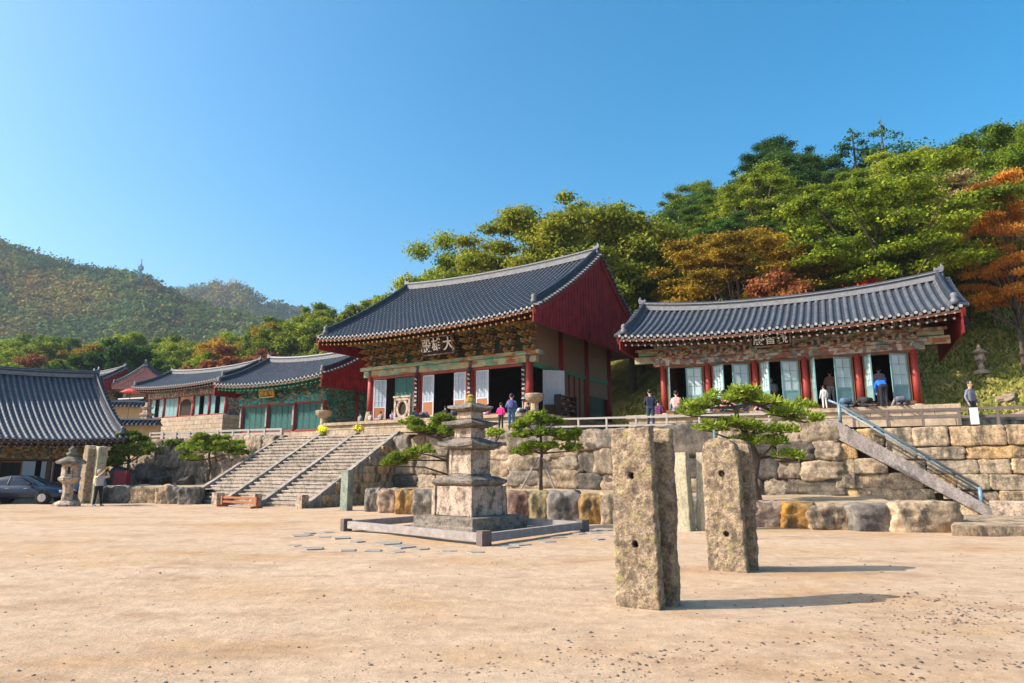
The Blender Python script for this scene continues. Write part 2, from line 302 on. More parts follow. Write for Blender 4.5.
# courtyard sand
def sandmat():
    m, n, l, b = newmat('courtyard_sand'); nt = m.node_tree
    geo = n.new('ShaderNodeNewGeometry')
    def nz(scale, det, rough=.6, off=None, sc=None):
        t = n.new('ShaderNodeTexNoise'); t.inputs['Scale'].default_value = scale; t.inputs['Detail'].default_value = det; t.inputs['Roughness'].default_value = rough
        mp = n.new('ShaderNodeMapping'); l.new(geo.outputs['Position'], mp.inputs['Vector'])
        if off: mp.inputs['Location'].default_value = off
        if sc: mp.inputs['Scale'].default_value = sc
        l.new(mp.outputs[0], t.inputs['Vector']); return t
    big = nz(.16, 4, .6, sc=(1, 2.0, 1)); r = ramp(nt, [(.45, .27, .13), (.48, .335, .215), (.51, .37, .25), (.475, .295, .15)], pos=[.3, .45, .58, .72]); l.new(big.outputs['Fac'], r.inputs[0])
    fine = nz(45, 5, .8); fm = n.new('ShaderNodeMapRange'); fm.inputs[1].default_value = .3; fm.inputs[2].default_value = .7; fm.inputs[3].default_value = .72; fm.inputs[4].default_value = 1.22; l.new(fine.outputs['Fac'], fm.inputs[0])
    mid = nz(3.2, 6, .7, (5, 5, 0)); mm = n.new('ShaderNodeMapRange'); mm.inputs[1].default_value = .3; mm.inputs[2].default_value = .7; mm.inputs[3].default_value = .8; mm.inputs[4].default_value = 1.16; l.new(mid.outputs['Fac'], mm.inputs[0])
    pm = n.new('ShaderNodeMath'); pm.operation = 'MULTIPLY'; l.new(fm.outputs[0], pm.inputs[0]); l.new(mm.outputs[0], pm.inputs[1])
    mg = n.new('ShaderNodeMix'); mg.data_type = 'RGBA'; mg.blend_type = 'MULTIPLY'; mg.inputs[0].default_value = 1; l.new(r.outputs[0], mg.inputs[6]); l.new(pm.outputs[0], mg.inputs[7])
    damp = nz(.55, 5, .7, (3.1, 1.7, 0), (1, 1.8, 1)); dm = n.new('ShaderNodeMapRange'); dm.inputs[1].default_value = .52; dm.inputs[2].default_value = .7; dm.inputs[4].default_value = .65; l.new(damp.outputs['Fac'], dm.inputs[0])
    md = n.new('ShaderNodeMix'); md.data_type = 'RGBA'; l.new(dm.outputs[0], md.inputs[0]); l.new(mg.outputs[2], md.inputs[6]); md.inputs[7].default_value = (.27, .155, .085, 1)
    l.new(md.outputs[2], b.inputs['Base Color']); b.inputs['Roughness'].default_value = .95; b.inputs['Specular IOR Level'].default_value = .1
    ad = n.new('ShaderNodeMath'); ad.operation = 'MULTIPLY_ADD'; ad.inputs[1].default_value = 3; l.new(mid.outputs['Fac'], ad.inputs[0]); l.new(fine.outputs['Fac'], ad.inputs[2])
    bp = n.new('ShaderNodeBump'); bp.inputs['Distance'].default_value = .012; bp.inputs['Strength'].default_value = .9; l.new(ad.outputs[0], bp.inputs['Height']); l.new(bp.outputs[0], b.inputs['Normal'])
    return m
M['sand'] = sandmat()
xs = sorted(set([-1500, -600, -250, -100] + [-60+i*.75 for i in range(160)] + [100, 250, 600, 1500]))
ys = sorted(set([-200, -60, -20] + [-4+i*.6 for i in range(84)] + [60, 100, 300, 900, 2000]))
pts = []
for x in xs:
    for y in ys:
        z = .05*noise.noise((x*.35, y*.35, 2))+.02*noise.noise((x*1.1, y*1.1, 5)) if -60 < x < 60 and -4 < y < 46 else 0
        pts.append((x, y, z-.0))
ground = grid_mesh('ground', pts, len(xs), len(ys), [M['sand']])
# upper terrace
M['terrace'] = mat('terrace_earth', (.42, .33, .23), .95, .15, 1.5, .01, 20)
pts = []
Ls = [-60, -45, -30, -20, -9.3, 0, 6, 12, 16, 20, 24, 27, 34, 48]
As = [.25, 6, 14, 30, 52]
for L in Ls:
    for a in As:
        p = wl_(L, a); pts.append((p.x, p.y, ztop(L)-.02))
ter = grid_mesh('terrace', pts, len(Ls), len(As), [M['terrace']], smooth=False)

# hill terrain; r = x/y selects the direction, D the distance
HR = [(-1.4, 95, 200, 20), (-.77, 88, 175, 22), (-.6, 88, 172, 22), (-.45, 85, 165, 21), (-.353, 85, 160, 25), (-.25, 82, 150, 27), (-.155, 78, 135, 26), (.012, 62, 112, 25),
      (.21, 50, 95, 26), (.29, 46, 90, 28), (.39, 43, 86, 32), (.555, 40, 82, 31), (.81, 36, 78, 31), (1.3, 40, 80, 31)]
def hill_h(x, y):
    if y < 20: return -2
    aa = (x-W0.x)*VX+(y-W0.y)*VY
    if aa < 3: return -2
    r = x/y; rr = [h[0] for h in HR]
    d0 = np.interp(r, rr, [h[1] for h in HR]); d1 = np.interp(r, rr, [h[2] for h in HR]); zg = np.interp(r, rr, [h[3] for h in HR])
    t = (y-d0)/(d1-d0)
    base = 3.3
    if t < 0: return base - .8*min(1, -t*4)
    if t > 1: return zg - (t-1)*6
    return base + (zg-base)*(.78*t+.22*(1-(1-t)**2)) + .6*noise.noise((x*.06, y*.06, 1))*min(1, t*5)
M['grass'] = None
def grassmat(name, cols, sc=.5):
    m, n, l, b = newmat(name); geo = n.new('ShaderNodeNewGeometry')
    ns = n.new('ShaderNodeTexNoise'); ns.inputs['Scale'].default_value = sc; ns.inputs['Detail'].default_value = 8; ns.inputs['Roughness'].default_value = .75; l.new(geo.outputs['Position'], ns.inputs['Vector'])
    r = ramp(m.node_tree, cols, pos=[.3, .42, .52, .62, .75][:len(cols)]); l.new(ns.outputs['Fac'], r.inputs[0]); l.new(r.outputs[0], b.inputs['Base Color']); b.inputs['Roughness'].default_value = 1; b.inputs['Specular IOR Level'].default_value = .05
    bp = n.new('ShaderNodeBump'); bp.inputs['Distance'].default_value = .1; l.new(ns.outputs['Fac'], bp.inputs['Height']); l.new(bp.outputs[0], b.inputs['Normal'])
    return m
M['grass'] = grassmat('slope_grass', [(.06, .07, .02), (.12, .13, .035), (.2, .19, .05), (.3, .24, .08), (.1, .1, .03)])
rs = np.linspace(-1.35, 1.3, 70); ds = np.concatenate([np.linspace(33, 110, 60), np.linspace(115, 260, 30)])
pts = [(r*d, d, hill_h(r*d, d)) for r in rs for d in ds]
hs = grid_mesh('hillside', pts, len(rs), len(ds), [M['grass']])

# far hills with their canopy
FAR1 = [(-1.3, .40), (-1.0, .385), (-.79, .352), (-.74, .336), (-.69, .32), (-.625, .305), (-.56, .297), (-.5, .264), (-.45, .25), (-.41, .238), (-.3, .205), (-.15, .17), (.1, .13)]
FAR2 = [(-.9, .16), (-.62, .24), (-.54, .268), (-.5, .274), (-.44, .284), (-.41, .278), (-.37, .257), (-.31, .24), (-.2, .21), (0, .16)]
def far_h(x, y, tab, D1, D0, back):
    r = x/y; T = np.interp(r, [t[0] for t in tab], [t[1] for t in tab])
    zr = T*D1+EYE-7; t = (y-D0)/(D1-D0)
    w = 7*noise.noise((x*.012, y*.012, 3))
    if t < 0: return -3
    if t > 1: return zr*(1-(t-1)*back)
    return zr*(.65*t+.35*t*t) + w*t*(1-t)*4
M['hillbase'] = mat('hill_undergrowth', (.05, .055, .025), 1, .3, .05)
rs = np.linspace(-1.2, .1, 60)
for tab, D1, D0, nm in ((FAR1, 470, 215, 'hill'), (FAR2, 800, 480, 'far_hill')):
    ds = np.linspace(D0, D1*1.25, 34)
    pts = [(r*d, d, far_h(r*d, d, tab, D1, D0, .8)) for r in rs for d in ds]
    grid_mesh(nm, pts, len(rs), len(ds), [M['hillbase']])

# ---------------------------------------------------------------- foliage builders
def quads_mesh(name, cen, a, b, mats, mi=None):
    n = len(cen); v = np.empty((n, 4, 3)); v[:, 0] = cen-a-b; v[:, 1] = cen+a-b; v[:, 2] = cen+a+b; v[:, 3] = cen-a+b
    me = bpy.data.meshes.new(name); me.vertices.add(n*4); me.vertices.foreach_set('co', v.reshape(-1).astype(np.float32))
    me.loops.add(n*4); me.loops.foreach_set('vertex_index', np.arange(n*4, dtype=np.int32))
    me.polygons.add(n); me.polygons.foreach_set('loop_start', np.arange(0, n*4, 4, dtype=np.int32)); me.polygons.foreach_set('loop_total', np.full(n, 4, dtype=np.int32))
    for mm in mats: me.materials.append(mm)
    if mi is not None: me.polygons.foreach_set('material_index', mi.astype(np.int32))
    me.update(calc_edges=True); return me
def leaves(rng, clumps, n, size, up=.6, asp=.7, shell=.55):
    """n quads spread through flattened ellipsoid clumps [(c, r3)]"""
    cl = np.array([list(c)+list(r) for c, r in clumps]); w = cl[:, 3]*cl[:, 4]; w = w/w.sum()
    k = rng.choice(len(cl), n, p=w); d = rng.normal(size=(n, 3)); d /= np.linalg.norm(d, axis=1)[:, None]
    rad = shell+(1-shell)*rng.random(n)**.7; rad = np.where(rng.random(n) < .2, rad*rng.random(n), rad)
    rad *= 1+.2*rng.normal(size=n)
    cen = cl[k, :3]+d*rad[:, None]*cl[k, 3:]
    nrm = rng.normal(size=(n, 3))+np.array([0, 0, up*2.2])+d*.8; nrm /= np.linalg.norm(nrm, axis=1)[:, None]
    t = rng.normal(size=(n, 3)); a = np.cross(nrm, t); a /= np.linalg.norm(a, axis=1)[:, None]; b = np.cross(nrm, a)
    s = size*(.6+.8*rng.random(n))[:, None]*.5
    return cen, a*s, b*s*asp
def tree_variant(seed, H, rx, rz, zc, ncl, nl, size, clr=(.16, .28), flat=.45, shell=.5, trunk_r=.25, top=1.0, bark='bark', lean=0):
    rng = np.random.default_rng(seed); cl = []
    for i in range(ncl):
        for _ in range(30):
            d = rng.normal(size=3); d /= np.linalg.norm(d); rr = .35+.65*rng.random()**.5
            p = d*rr
            if p[2] > -.75: break
        q = np.array([p[0]*rx*(1 if p[2] < 0 else 1-.25*p[2]), p[1]*rx, zc+p[2]*rz]); q[0] += lean*(q[2]/H)
        s = rx*(clr[0]+(clr[1]-clr[0])*rng.random())*1.35
        cl.append((q, (s, s, s*flat)))
    cen, a, b = leaves(rng, cl, nl, size, up=.5, shell=shell)
    t = MB(); top_z = zc+rz*.3
    t.tube([(0, 0, -.8), (0, 0, H*.12), (lean*.2+.15*rng.normal(), .15*rng.normal(), H*.35), (lean*.4, .2*rng.normal(), top_z)], [trunk_r*1.25, trunk_r, trunk_r*.75, trunk_r*.25], 8)
    for i in rng.choice(ncl, min(ncl, 26), replace=False):
        q = cl[i][0]; s0 = H*.2+(q[2]-H*.2)*.45*rng.random(); s0 = min(s0, top_z*.9)
        st = np.array([lean*.3*s0/H, 0, s0]); m_ = st*.5+q*.5+rng.normal(size=3)*.25-np.array([0, 0, .3])
        t.tube([st, m_, q], [trunk_r*.42, trunk_r*.28, trunk_r*.1], 5)
    return (cen, a, b), t
LEAF = {
 'green':   leafmat('broadleaf_green', [(.018, .04, .006), (.055, .095, .010), (.1, .14, .015), (.17, .2, .022)]),
 'dark':    leafmat('dark_evergreen', [(.012, .028, .008), (.024, .055, .013), (.042, .085, .018), (.07, .11, .025)]),
 'yellow':  leafmat('yellow_green_leaf', [(.045, .065, .008), (.11, .145, .013), (.18, .21, .02), (.28, .27, .03)]),
 'olive':   leafmat('olive_turning_leaf', [(.045, .06, .01), (.10, .125, .015), (.155, .17, .02), (.24, .19, .03)]),
 'orange':  leafmat('orange_autumn_leaf', [(.08, .06, .01), (.17, .115, .014), (.26, .16, .018), (.32, .2, .025)]),
 'flame':   leafmat('flame_orange_leaf', [(.12, .05, .012), (.3, .11, .02), (.42, .17, .03), (.36, .26, .05)]),
 'rust':    leafmat('rust_autumn_leaf', [(.06, .024, .014), (.13, .045, .02), (.2, .075, .03), (.22, .11, .04)]),
 'red':     leafmat('red_maple_leaf', [(.2, .015, .01), (.42, .03, .02), (.5, .06, .03)]),
 'pale':    leafmat('pale_dry_leaf', [(.09, .08, .03), (.16, .13, .05), (.24, .18, .08), (.28, .2, .1)]),
 'pine':    leafmat('pine_needle', [(.05, .07, .012), (.11, .15, .018), (.18, .23, .03), (.28, .3, .05)], .3, 1.2),
}
def hide_tree_meshes(kind, seed, spec):
    (cen, a, b), t = tree_variant(seed, **spec)
    return quads_mesh('crown_'+kind, cen, a, b, [LEAF[kind]]), t.mesh('trunk', [M['bark']], True)
TREES = {}
def tree_meshes(key, kind, seed, spec):
    if key not in TREES: TREES[key] = hide_tree_meshes(kind, seed, spec)
    return TREES[key]
def put_tree(key, kind, seed, spec, x, y, z, sc, rz, name, label, group=None):
    cr, tr = tree_meshes(key, kind, seed, spec)
    r = thing(name, label, 'tree', (x, y, z), rz, group); r.scale = (sc, sc, sc)
    link('trunk', tr, r); link('crown', cr, r); return r
BIG = dict(H=13, rx=5.6, rz=4.6, zc=8.6, ncl=120, nl=85000, size=.12, clr=(.08, .17), flat=.5, trunk_r=.3, shell=.25)
LAY = dict(H=13, rx=6.0, rz=4.8, zc=8.2, ncl=120, nl=80000, size=.12, clr=(.09, .19), flat=.24, trunk_r=.28, shell=.15)
MID = dict(H=10, rx=4.3, rz=3.8, zc=6.2, ncl=60, nl=24000, size=.21, clr=(.11, .22), flat=.6, trunk_r=.2, shell=.3)
# far canopy: too many to count, one mass per hill
FARL = {k: leafmat('far_'+k, c, .25, .03, 2.5) for k, c in (('green', [(.02, .035, .012), (.045, .07, .02), (.07, .1, .03)]), ('olive', [(.04, .045, .015), (.075, .075, .022), (.11, .1, .03)]), ('dark', [(.012, .026, .014), (.025, .05, .022), (.04, .07, .028)]), ('rust', [(.045, .032, .014), (.08, .054, .02), (.105, .075, .026)]), ('yellow', [(.06, .065, .014), (.11, .105, .02), (.15, .13, .03)]), ('orange', [(.07, .055, .014), (.11, .08, .018), (.14, .1, .024)]))}
def canopy(name, tab, D1, D0, n, seed, label, cs=1.0, leafn=85, rmin=-.95, rmax=.02):
    rng = np.random.default_rng(seed); cens = []; As_ = []; Bs = []; mi = []
    kinds = ['green', 'olive', 'dark', 'rust', 'yellow', 'orange']
    for i in range(n):
        r = rmin+(rmax-rmin)*rng.random(); t = rng.random()**.8; y = D0+(D1*1.02-D0)*t; x = r*y
        z = far_h(x, y, tab, D1, D0, .8); s = (3.6+2.8*rng.random())*cs
        q = 1.5*noise.noise((x*.016, y*.02, 7))+.35*noise.noise((x*.05, y*.05, 2))+.25*rng.normal()
        k = int(np.clip(np.searchsorted([-.45, .0, .3, .5, .75], q), 0, 5))
        k = [2, 0, 1, 3, 4, 5][k]
        c, a, b = leaves(rng, [((x, y, z+s*.75), (s, s, s*.8))], leafn, 1.5*cs, up=.5, shell=.75)
        cens.append(c); As_.append(a); Bs.append(b); mi += [k]*leafn
    me = quads_mesh(name, np.concatenate(cens), np.concatenate(As_), np.concatenate(Bs), [FARL[k] for k in kinds], np.array(mi))
    return tag(link(name, me), label, None, None, 'stuff')
canopy('distant_forest', FAR1, 470, 215, 6200, 3, 'autumn forest covering the near left hill')
canopy('remote_forest', FAR2, 800, 500, 2600, 4, 'hazy forest covering the far left hill', 1.4, 60, -.7, -.1)

# ---------------------------------------------------------------- forest trees one by one
KCOL = {'flame': 'flame orange', 'green': 'green', 'dark': 'dark evergreen', 'yellow': 'yellow green', 'olive': 'olive brown', 'orange': 'orange', 'rust': 'rust coloured', 'pale': 'pale dry leaved', 'red': 'bright red'}
def zone(r):
    for lim, s in ((-.62, 'above the nearest left roof'), (-.45, 'above the small far left roofs'), (-.33, 'above the arched doorway hall'), (-.2, 'above the green painted hall'), (-.05, 'left of the central hall roof'),
                   (.17, 'behind the large central hall'), (.3, 'above the gap between the two red halls'), (.42, 'above the right hall roof, left half'), (.55, 'above the right hall roof, middle'), (.68, 'above the right hall roof, right end')):
        if r < lim: return s
    return 'right of the right hall'
cnt = 0
rr = random.Random(11)
def put_forest(r, d, kind, sc, big, row):
    global cnt
    x, y = r*d, d; z = hill_h(x, y)-.2
    spec = {'b': BIG, 'l': LAY, 'm': MID}[big]; v = rr.randrange(3 if big != 'm' else 4)
    lab = ' '.join(f"{'large' if sc > 1.02 else 'small' if sc < .8 else 'medium'} {KCOL[kind]} tree {row} {zone(r)}".split()[:16])
    cnt += 1
    return put_tree((kind, big, v), kind, 100+v*7+ord(kind[0]), spec, x, y, z, sc, rr.uniform(0, 360), 'forest_tree', lab, 'trees of the wooded slopes: '+KCOL[kind])
def pick(w):
    t = rr.random()*sum(w.values())
    for k, q in w.items():
        t -= q
        if t <= 0: return k
# left and central slope
n = 0; spots = []
for band, (t0, t1, num, row) in enumerate(((.0, .22, 46, 'at the foot of the slope'), (.25, .55, 56, 'halfway up the slope'), (.58, .97, 60, 'on the crest'))):
    k = 0; tries = 0
    while k < num and tries < 4000:
        tries += 1
        r = rr.uniform(-.82, -.02); rrr = [h[0] for h in HR]
        d0 = np.interp(r, rrr, [h[1] for h in HR]); d1 = np.interp(r, rrr, [h[2] for h in HR]); d = d0+(d1-d0)*rr.uniform(t0, t1)
        if any((r*d-p[0])**2+(d-p[1])**2 < (5.2+band)**2 for p in spots): continue
        spots.append((r*d, d)); k += 1
        if r > -.36: w = {'yellow': 5, 'olive': 5, 'green': 3, 'rust': .4, 'orange': .6}
        elif band == 0: w = {'yellow': 4, 'olive': 3, 'green': 3, 'dark': 1, 'rust': .2} if r > -.62 or r < -.7 else {'dark': 4, 'green': 2}
        else: w = {'yellow': 5, 'olive': 3, 'green': 3, 'rust': .3, 'orange': .25}
        if -.62 < r < -.38 and band == 0: w = {'dark': 4, 'green': 4, 'rust': .4}
        put_forest(r, d, pick(w), rr.uniform(.75, 1.2)*(1+band*.1), 'm', row)
# central and right slope, nearer: larger trees with finer leaves
for band, (t0, t1, num, row) in enumerate(((.30, .42, 16, 'low on the slope'), (.46, .66, 26, 'halfway up the slope'), (.7, .98, 34, 'on the skyline'))):
    k = 0; tries = 0
    while k < num and tries < 4000:
        tries += 1
        r = rr.uniform(.0, .98); rrr = [h[0] for h in HR]
        d0 = np.interp(r, rrr, [h[1] for h in HR]); d1 = np.interp(r, rrr, [h[2] for h in HR]); d = d0+(d1-d0)*rr.uniform(t0, t1)
        if any((r*d-p[0])**2+(d-p[1])**2 < 5.8**2 for p in spots) or (r > .55 and d < 51): continue
        spots.append((r*d, d)); k += 1
        if r < .25: w = {'green': 3, 'olive': 3, 'yellow': 2, 'dark': 1.5}
        elif r < .5: w = {'green': 4, 'dark': 4, 'olive': 1, 'yellow': 1}
        elif r < .75: w = {'green': 4, 'yellow': 3, 'dark': 2, 'pale': .6}
        else: w = {'green': 4, 'yellow': 1.5, 'dark': 2, 'orange': .3}
        put_forest(r, d, pick(w), rr.uniform(.72, 1.05), 'b' if rr.random() < .6 else 'l', row)
# trees that stand out in the photograph
def hero(px, py_top, D, kind, big, label, wide=1.0, zb=None):
    y = D; v = (341.5-py_top)/683; fw = .9823-.1874*v; x = (px-512)/683/fw*D
    ztop_ = EYE+D*(.1874+.9823*v)/fw; zb = hill_h(x, y)-.2 if zb is None else zb
    spec = {'b': BIG, 'l': LAY, 'm': MID}[big]; sc = (ztop_-zb)/(spec['zc']+spec['rz']*1.12)
    cr, tr = tree_meshes((kind, big, 'h', int(px) % 3), kind, 300+int(px) % 3*5+len(kind), spec)
    r = thing('tree', label, 'tree', (x, y, zb), px*7 % 360); r.scale = (sc*wide, sc*wide, sc)
    link('trunk', tr, r); link('crown', cr, r); spots.append((x, y)); return r
hero(457, 232, 66, 'yellow', 'b', 'loose yellow green tree rising over left end of central hall roof', .75)
hero(572, 190, 60, 'olive', 'b', 'tall broad olive gold tree behind the central hall roof', 1.0)
hero(520, 212, 62, 'olive', 'l', 'olive gold tree behind the middle of the central hall roof', .85)
hero(628, 236, 62, 'green', 'b', 'green tree behind the right gable peak of the central hall', .9)
hero(655, 262, 63, 'yellow', 'b', 'yellow green tree in the gap between the two red halls', .8)
hero(735, 218, 50, 'orange', 'l', 'wide orange maple above the left part of the right hall roof', 1.05)
hero(790, 148, 72, 'dark', 'b', 'round dark green tree on the skyline left of the forest top', 1.05)
hero(730, 182, 76, 'dark', 'b', 'dark green tree stepping down the left end of skyline', .95)
hero(880, 158, 46, 'yellow', 'l', 'tall layered yellow green tree with pale trunk over right hall roof', 1.1)
hero(835, 205, 48, 'green', 'l', 'layered light green tree above the middle of right hall roof', .95)
hero(945, 165, 50, 'pale', 'l', 'pale thin leaved tree above the right end of right hall', .9)
hero(996, 165, 43, 'flame', 'l', 'orange red maple at the right edge of the picture', .52)
hero(966, 285, 50, 'yellow', 'm', 'low fresh green tree just right of the right hall gable', .9)
hero(1016, 280, 51, 'yellow', 'm', 'low yellow green tree at the right edge above the grass', .9)
hero(985, 262, 49, 'yellow', 'l', 'low yellow green layered tree right of the right hall gable', .85)
hero(1012, 118, 52, 'green', 'b', 'bright green tree at the top right corner', 1.0)
hero(858, 270, 43, 'red', 'm', 'small bright red maple peeping over the right hall ridge', .6)
hero(782, 268, 44, 'rust', 'm', 'dark purple red shrub tree behind the right hall ridge', .7)
hero(118, 333, 100, 'dark', 'm', 'round dark evergreen above the nearest left roof', .9)
hero(232, 341, 92, 'rust', 'm', 'rust red tree above the arched doorway hall roof', 1.2)
# conifers on the skyline
def conifer(px, py_top, D, h, label, w=.2):
    v = (341.5-py_top)/683; fw = .9823-.1874*v; x = (px-512)/683/fw*D; zt = EYE+D*(.1874+.9823*v)/fw
    rng = np.random.default_rng(int(px)); cl = []
    for i in range(22):
        t = i/22; s = h*w*(1-t)*rng.uniform(.5, 1.2)+.15; a = rng.uniform(0, 6.28)
        cl.append(((math.cos(a)*s*.8, math.sin(a)*s*.8, h*(.35+.65*t)), (s*.7+.1, s*.7+.1, .22)))
    c, a, b = leaves(rng, cl, 2600, .2, up=.4, shell=.2)
    r = thing('pine_tree', label, 'tree', (x, D, zt-h)); MB().tube([(0, 0, -2), (0, 0, h*.6), (0, 0, h)], [.2, .12, .03], 7).build('trunk', [M['bark']], r, True)
    link('crown', quads_mesh('crown', c, a, b, [LEAF['dark']]), r)
conifer(678, 198, 82, 9, 'slim dark conifer alone on the skyline between the halls')
conifer(880, 118, 76, 10, 'spreading dark pine highest on the forest skyline', .45)
conifer(852, 128, 77, 8, 'dark pine on the skyline left of the highest pine', .4)
# grass tufts on the slope right of the halls
rng = np.random.default_rng(5); n = 26000
r_ = np.concatenate([rng.uniform(.12, .3, 5000), rng.uniform(.5, .95, n-5000)]); d_ = rng.uniform(36, 60, n)
hz = np.array([hill_h(a*b, b) for a, b in zip(r_, d_)])
cen = np.stack([r_*d_, d_, hz+.06], 1); keep = hz > 3.35; cen = cen[keep]; n = len(cen)
th = rng.uniform(0, 3.14, n); a = np.stack([np.cos(th), np.sin(th), 0*th], 1)*.07; b = np.stack([rng.normal(size=n)*.04, rng.normal(size=n)*.04, .07+.08*rng.random(n)], 1)
tag(link('grass', quads_mesh('grass', cen, a, b, [leafmat('grass_blade', [(.07, .09, .02), (.14, .15, .03), (.24, .21, .06), (.3, .24, .1)], .3, .6)])), 'yellowing grass on the slope beside the right hall', None, None, 'stuff')

# air between here and the far hills
mh, nh, lh, bh = newmat('haze_air'); nh.remove(bh); pv_ = nh.new('ShaderNodeVolumePrincipled'); pv_.inputs['Color'].default_value = (.72, .85, 1, 1); pv_.inputs['Density'].default_value = .0002; pv_.inputs['Anisotropy'].default_value = .2
lh.new(pv_.outputs[0], nh['Material Output'].inputs['Volume'])
hz_o = MB().box((0, 450, 149), (3600, 3400, 304)).build('haze', [mh]); hz_o['kind'] = 'stuff'; hz_o['label'] = 'thin blue air haze'
# ---------------------------------------------------------------- stones
def rock_mesh(name, seed, cuts=7, p=5.0, amp=.06, mats=None, freq=2.2, craggy=0):
    bm = bmesh.new(); bmesh.ops.create_cube(bm, size=2)
    bmesh.ops.subdivide_edges(bm, edges=bm.edges, cuts=cuts, use_grid_fill=True)
    o = Vector((seed*7.3, seed*3.1, seed*1.7))
    for v in bm.verts:
        q = v.co; L = (abs(q.x)**p+abs(q.y)**p+abs(q.z)**p)**(1/p); q = q/L
        a = noise.noise(q*freq*.5+o)*amp*1.5+noise.noise(q*freq*1.7+o)*amp*.5+noise.noise(q*freq*4.5+o)*amp*.3
        if craggy: a += craggy*(noise.voronoi(q*freq*.9+o)[0][0]-.35)
        v.co = q*(1+a)*.5
    me = bpy.data.meshes.new(name); bm.to_mesh(me); bm.free(); me.materials.append(mats); me.shade_smooth(); return me
BLK = [rock_mesh('stone', i, 11, 13, .04, M['block'], 3.0, .09) for i in range(10)]
RCK = [rock_mesh('stone', 20+i, 12, 7, .07, M['rock'], 2.4, .2) for i in range(10)]
RKD = [rock_mesh('stone', 40+i, 12, 7, .07, M['rock_dark'], 2.4, .2) for i in range(6)]
def split(rect, rnd, wmin, hmin, wmax, hmax, out):
    x0, y0, x1, y1 = rect; w, h = x1-x0, y1-y0
    if w > wmax and (w/wmax >= h/hmax or h <= hmax):
        c = x0+w*rnd.uniform(.36, .64)
        if c-x0 >= wmin*.7 and x1-c >= wmin*.7: split((x0, y0, c, y1), rnd, wmin, hmin, wmax, hmax, out); split((c, y0, x1, y1), rnd, wmin, hmin, wmax, hmax, out); return
    if h > hmax:
        c = y0+h*rnd.uniform(.36, .64); split((x0, y0, x1, c), rnd, wmin, hmin, wmax, hmax, out); split((x0, c, x1, y1), rnd, wmin, hmin, wmax, hmax, out); return
    out.append(rect)
def courses(L0, L1, H, rnd, hs, ws):
    out = []; z = 0; rows = []
    while z < H-.12:
        h = rnd.uniform(*hs); h = min(h, H-z); 
        if H-z-h < .18: h = H-z
        rows.append((z, h)); z += h
    for z, h in rows:
        x = L0-rnd.uniform(0, .5)
        while x < L1:
            w = rnd.uniform(*ws); 
            out.append((max(x, L0), z, min(x+w, L1), z+h)) if min(x+w, L1)-max(x, L0) > .12 else None
            x += w
    return out
def stones_on(parent, rects, P0, dx, meshes, depth, rnd, zoff=0, bulge=None, over=1.07, rot=2.5, topfn=None, darkfn=None, jit=.08, batter=0):
    """stones fill rects (along dx, up z) on the vertical face through P0, poking out towards the viewer"""
    dx = Vector((dx[0], dx[1], 0)).normalized(); ang = math.atan2(dx.y, dx.x); nrm = Vector((dx.y, -dx.x, 0))
    for (x0, z0, x1, z1) in rects:
        cx, cz = (x0+x1)/2, (z0+z1)/2; ms = meshes
        if darkfn and darkfn(cx, cz): ms = RKD
        p = Vector((P0[0], P0[1], 0))+dx*cx+nrm*(rnd.uniform(-jit, jit)-batter*cz+(bulge(cx) if bulge else 0))
        o = link('stone', rnd.choice(ms), parent, (p.x, p.y, cz+zoff))
        o.scale = ((x1-x0)*over, depth, (z1-z0)*over)
        o.rotation_euler = (R(rnd.uniform(-rot, rot)), R(rnd.uniform(-rot, rot)), ang+R(rnd.uniform(-rot, rot)*1.5))
rnd = random.Random(21)
def core(parent, L0, L1, zt, a=.42, z0=-.2):
    p0, p1 = wl_(L0, a), wl_(L1, a); m = MB()
    m.add([(p0.x, p0.y, z0), (p1.x, p1.y, z0), (p1.x, p1.y, zt(L1)-.06), (p0.x, p0.y, zt(L0)-.06)] + [(q[0]+VX*.8, q[1]+VY*.8, z) for q, z in ((p0, z0), (p1, z0), (p1, zt(L1)-.06), (p0, zt(L0)-.06))],
          [(0, 1, 2, 3), (4, 7, 6, 5), (0, 4, 5, 1), (3, 2, 6, 7), (0, 3, 7, 4), (1, 5, 6, 2)])
    m.build('wall_core', [M['mortar']], parent)
# right coursed wall
w = thing('retaining_wall', 'coursed tan block retaining wall behind the right hand steps', 'stone wall')
rc = [r for r in courses(0, 13.6, 3.24, rnd, (.42, .62), (.75, 1.75))]
p = wl_(20.4); stones_on(w, rc, p, (UX, UY), BLK, .8, rnd, over=1.0, rot=1.2)
core(w, 20.2, 34, lambda L: ztop(L)-.05)
# middle natural rock wall
w = thing('retaining_wall', 'rough natural boulder retaining wall between the two stairs', 'stone wall')
BG = lambda L: 1.35*float(np.interp(L, [12.5, 18.5], [0, 1]))
out = []; split((0, 0, 22.3, 3.5), rnd, .8, .55, 2.1, 1.25, out)
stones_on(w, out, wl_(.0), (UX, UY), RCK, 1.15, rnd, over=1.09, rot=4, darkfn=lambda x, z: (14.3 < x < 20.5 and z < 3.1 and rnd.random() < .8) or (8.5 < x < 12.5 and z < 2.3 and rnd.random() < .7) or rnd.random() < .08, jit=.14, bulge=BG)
core(w, .1, 12.6, ztop); core(w, 12.6, 22.2, ztop, a=-.95+.3)
pts = []
for L in (12, 12.7, 18.5, 21.2, 22.4):
    for a_ in (-BG(L)+.0, .3): p = wl_(L, a_); pts.append((p.x, p.y, ztop(L)-.03))
grid_mesh('terrace_edge', pts, 5, 2, [M['terrace']], smooth=False)
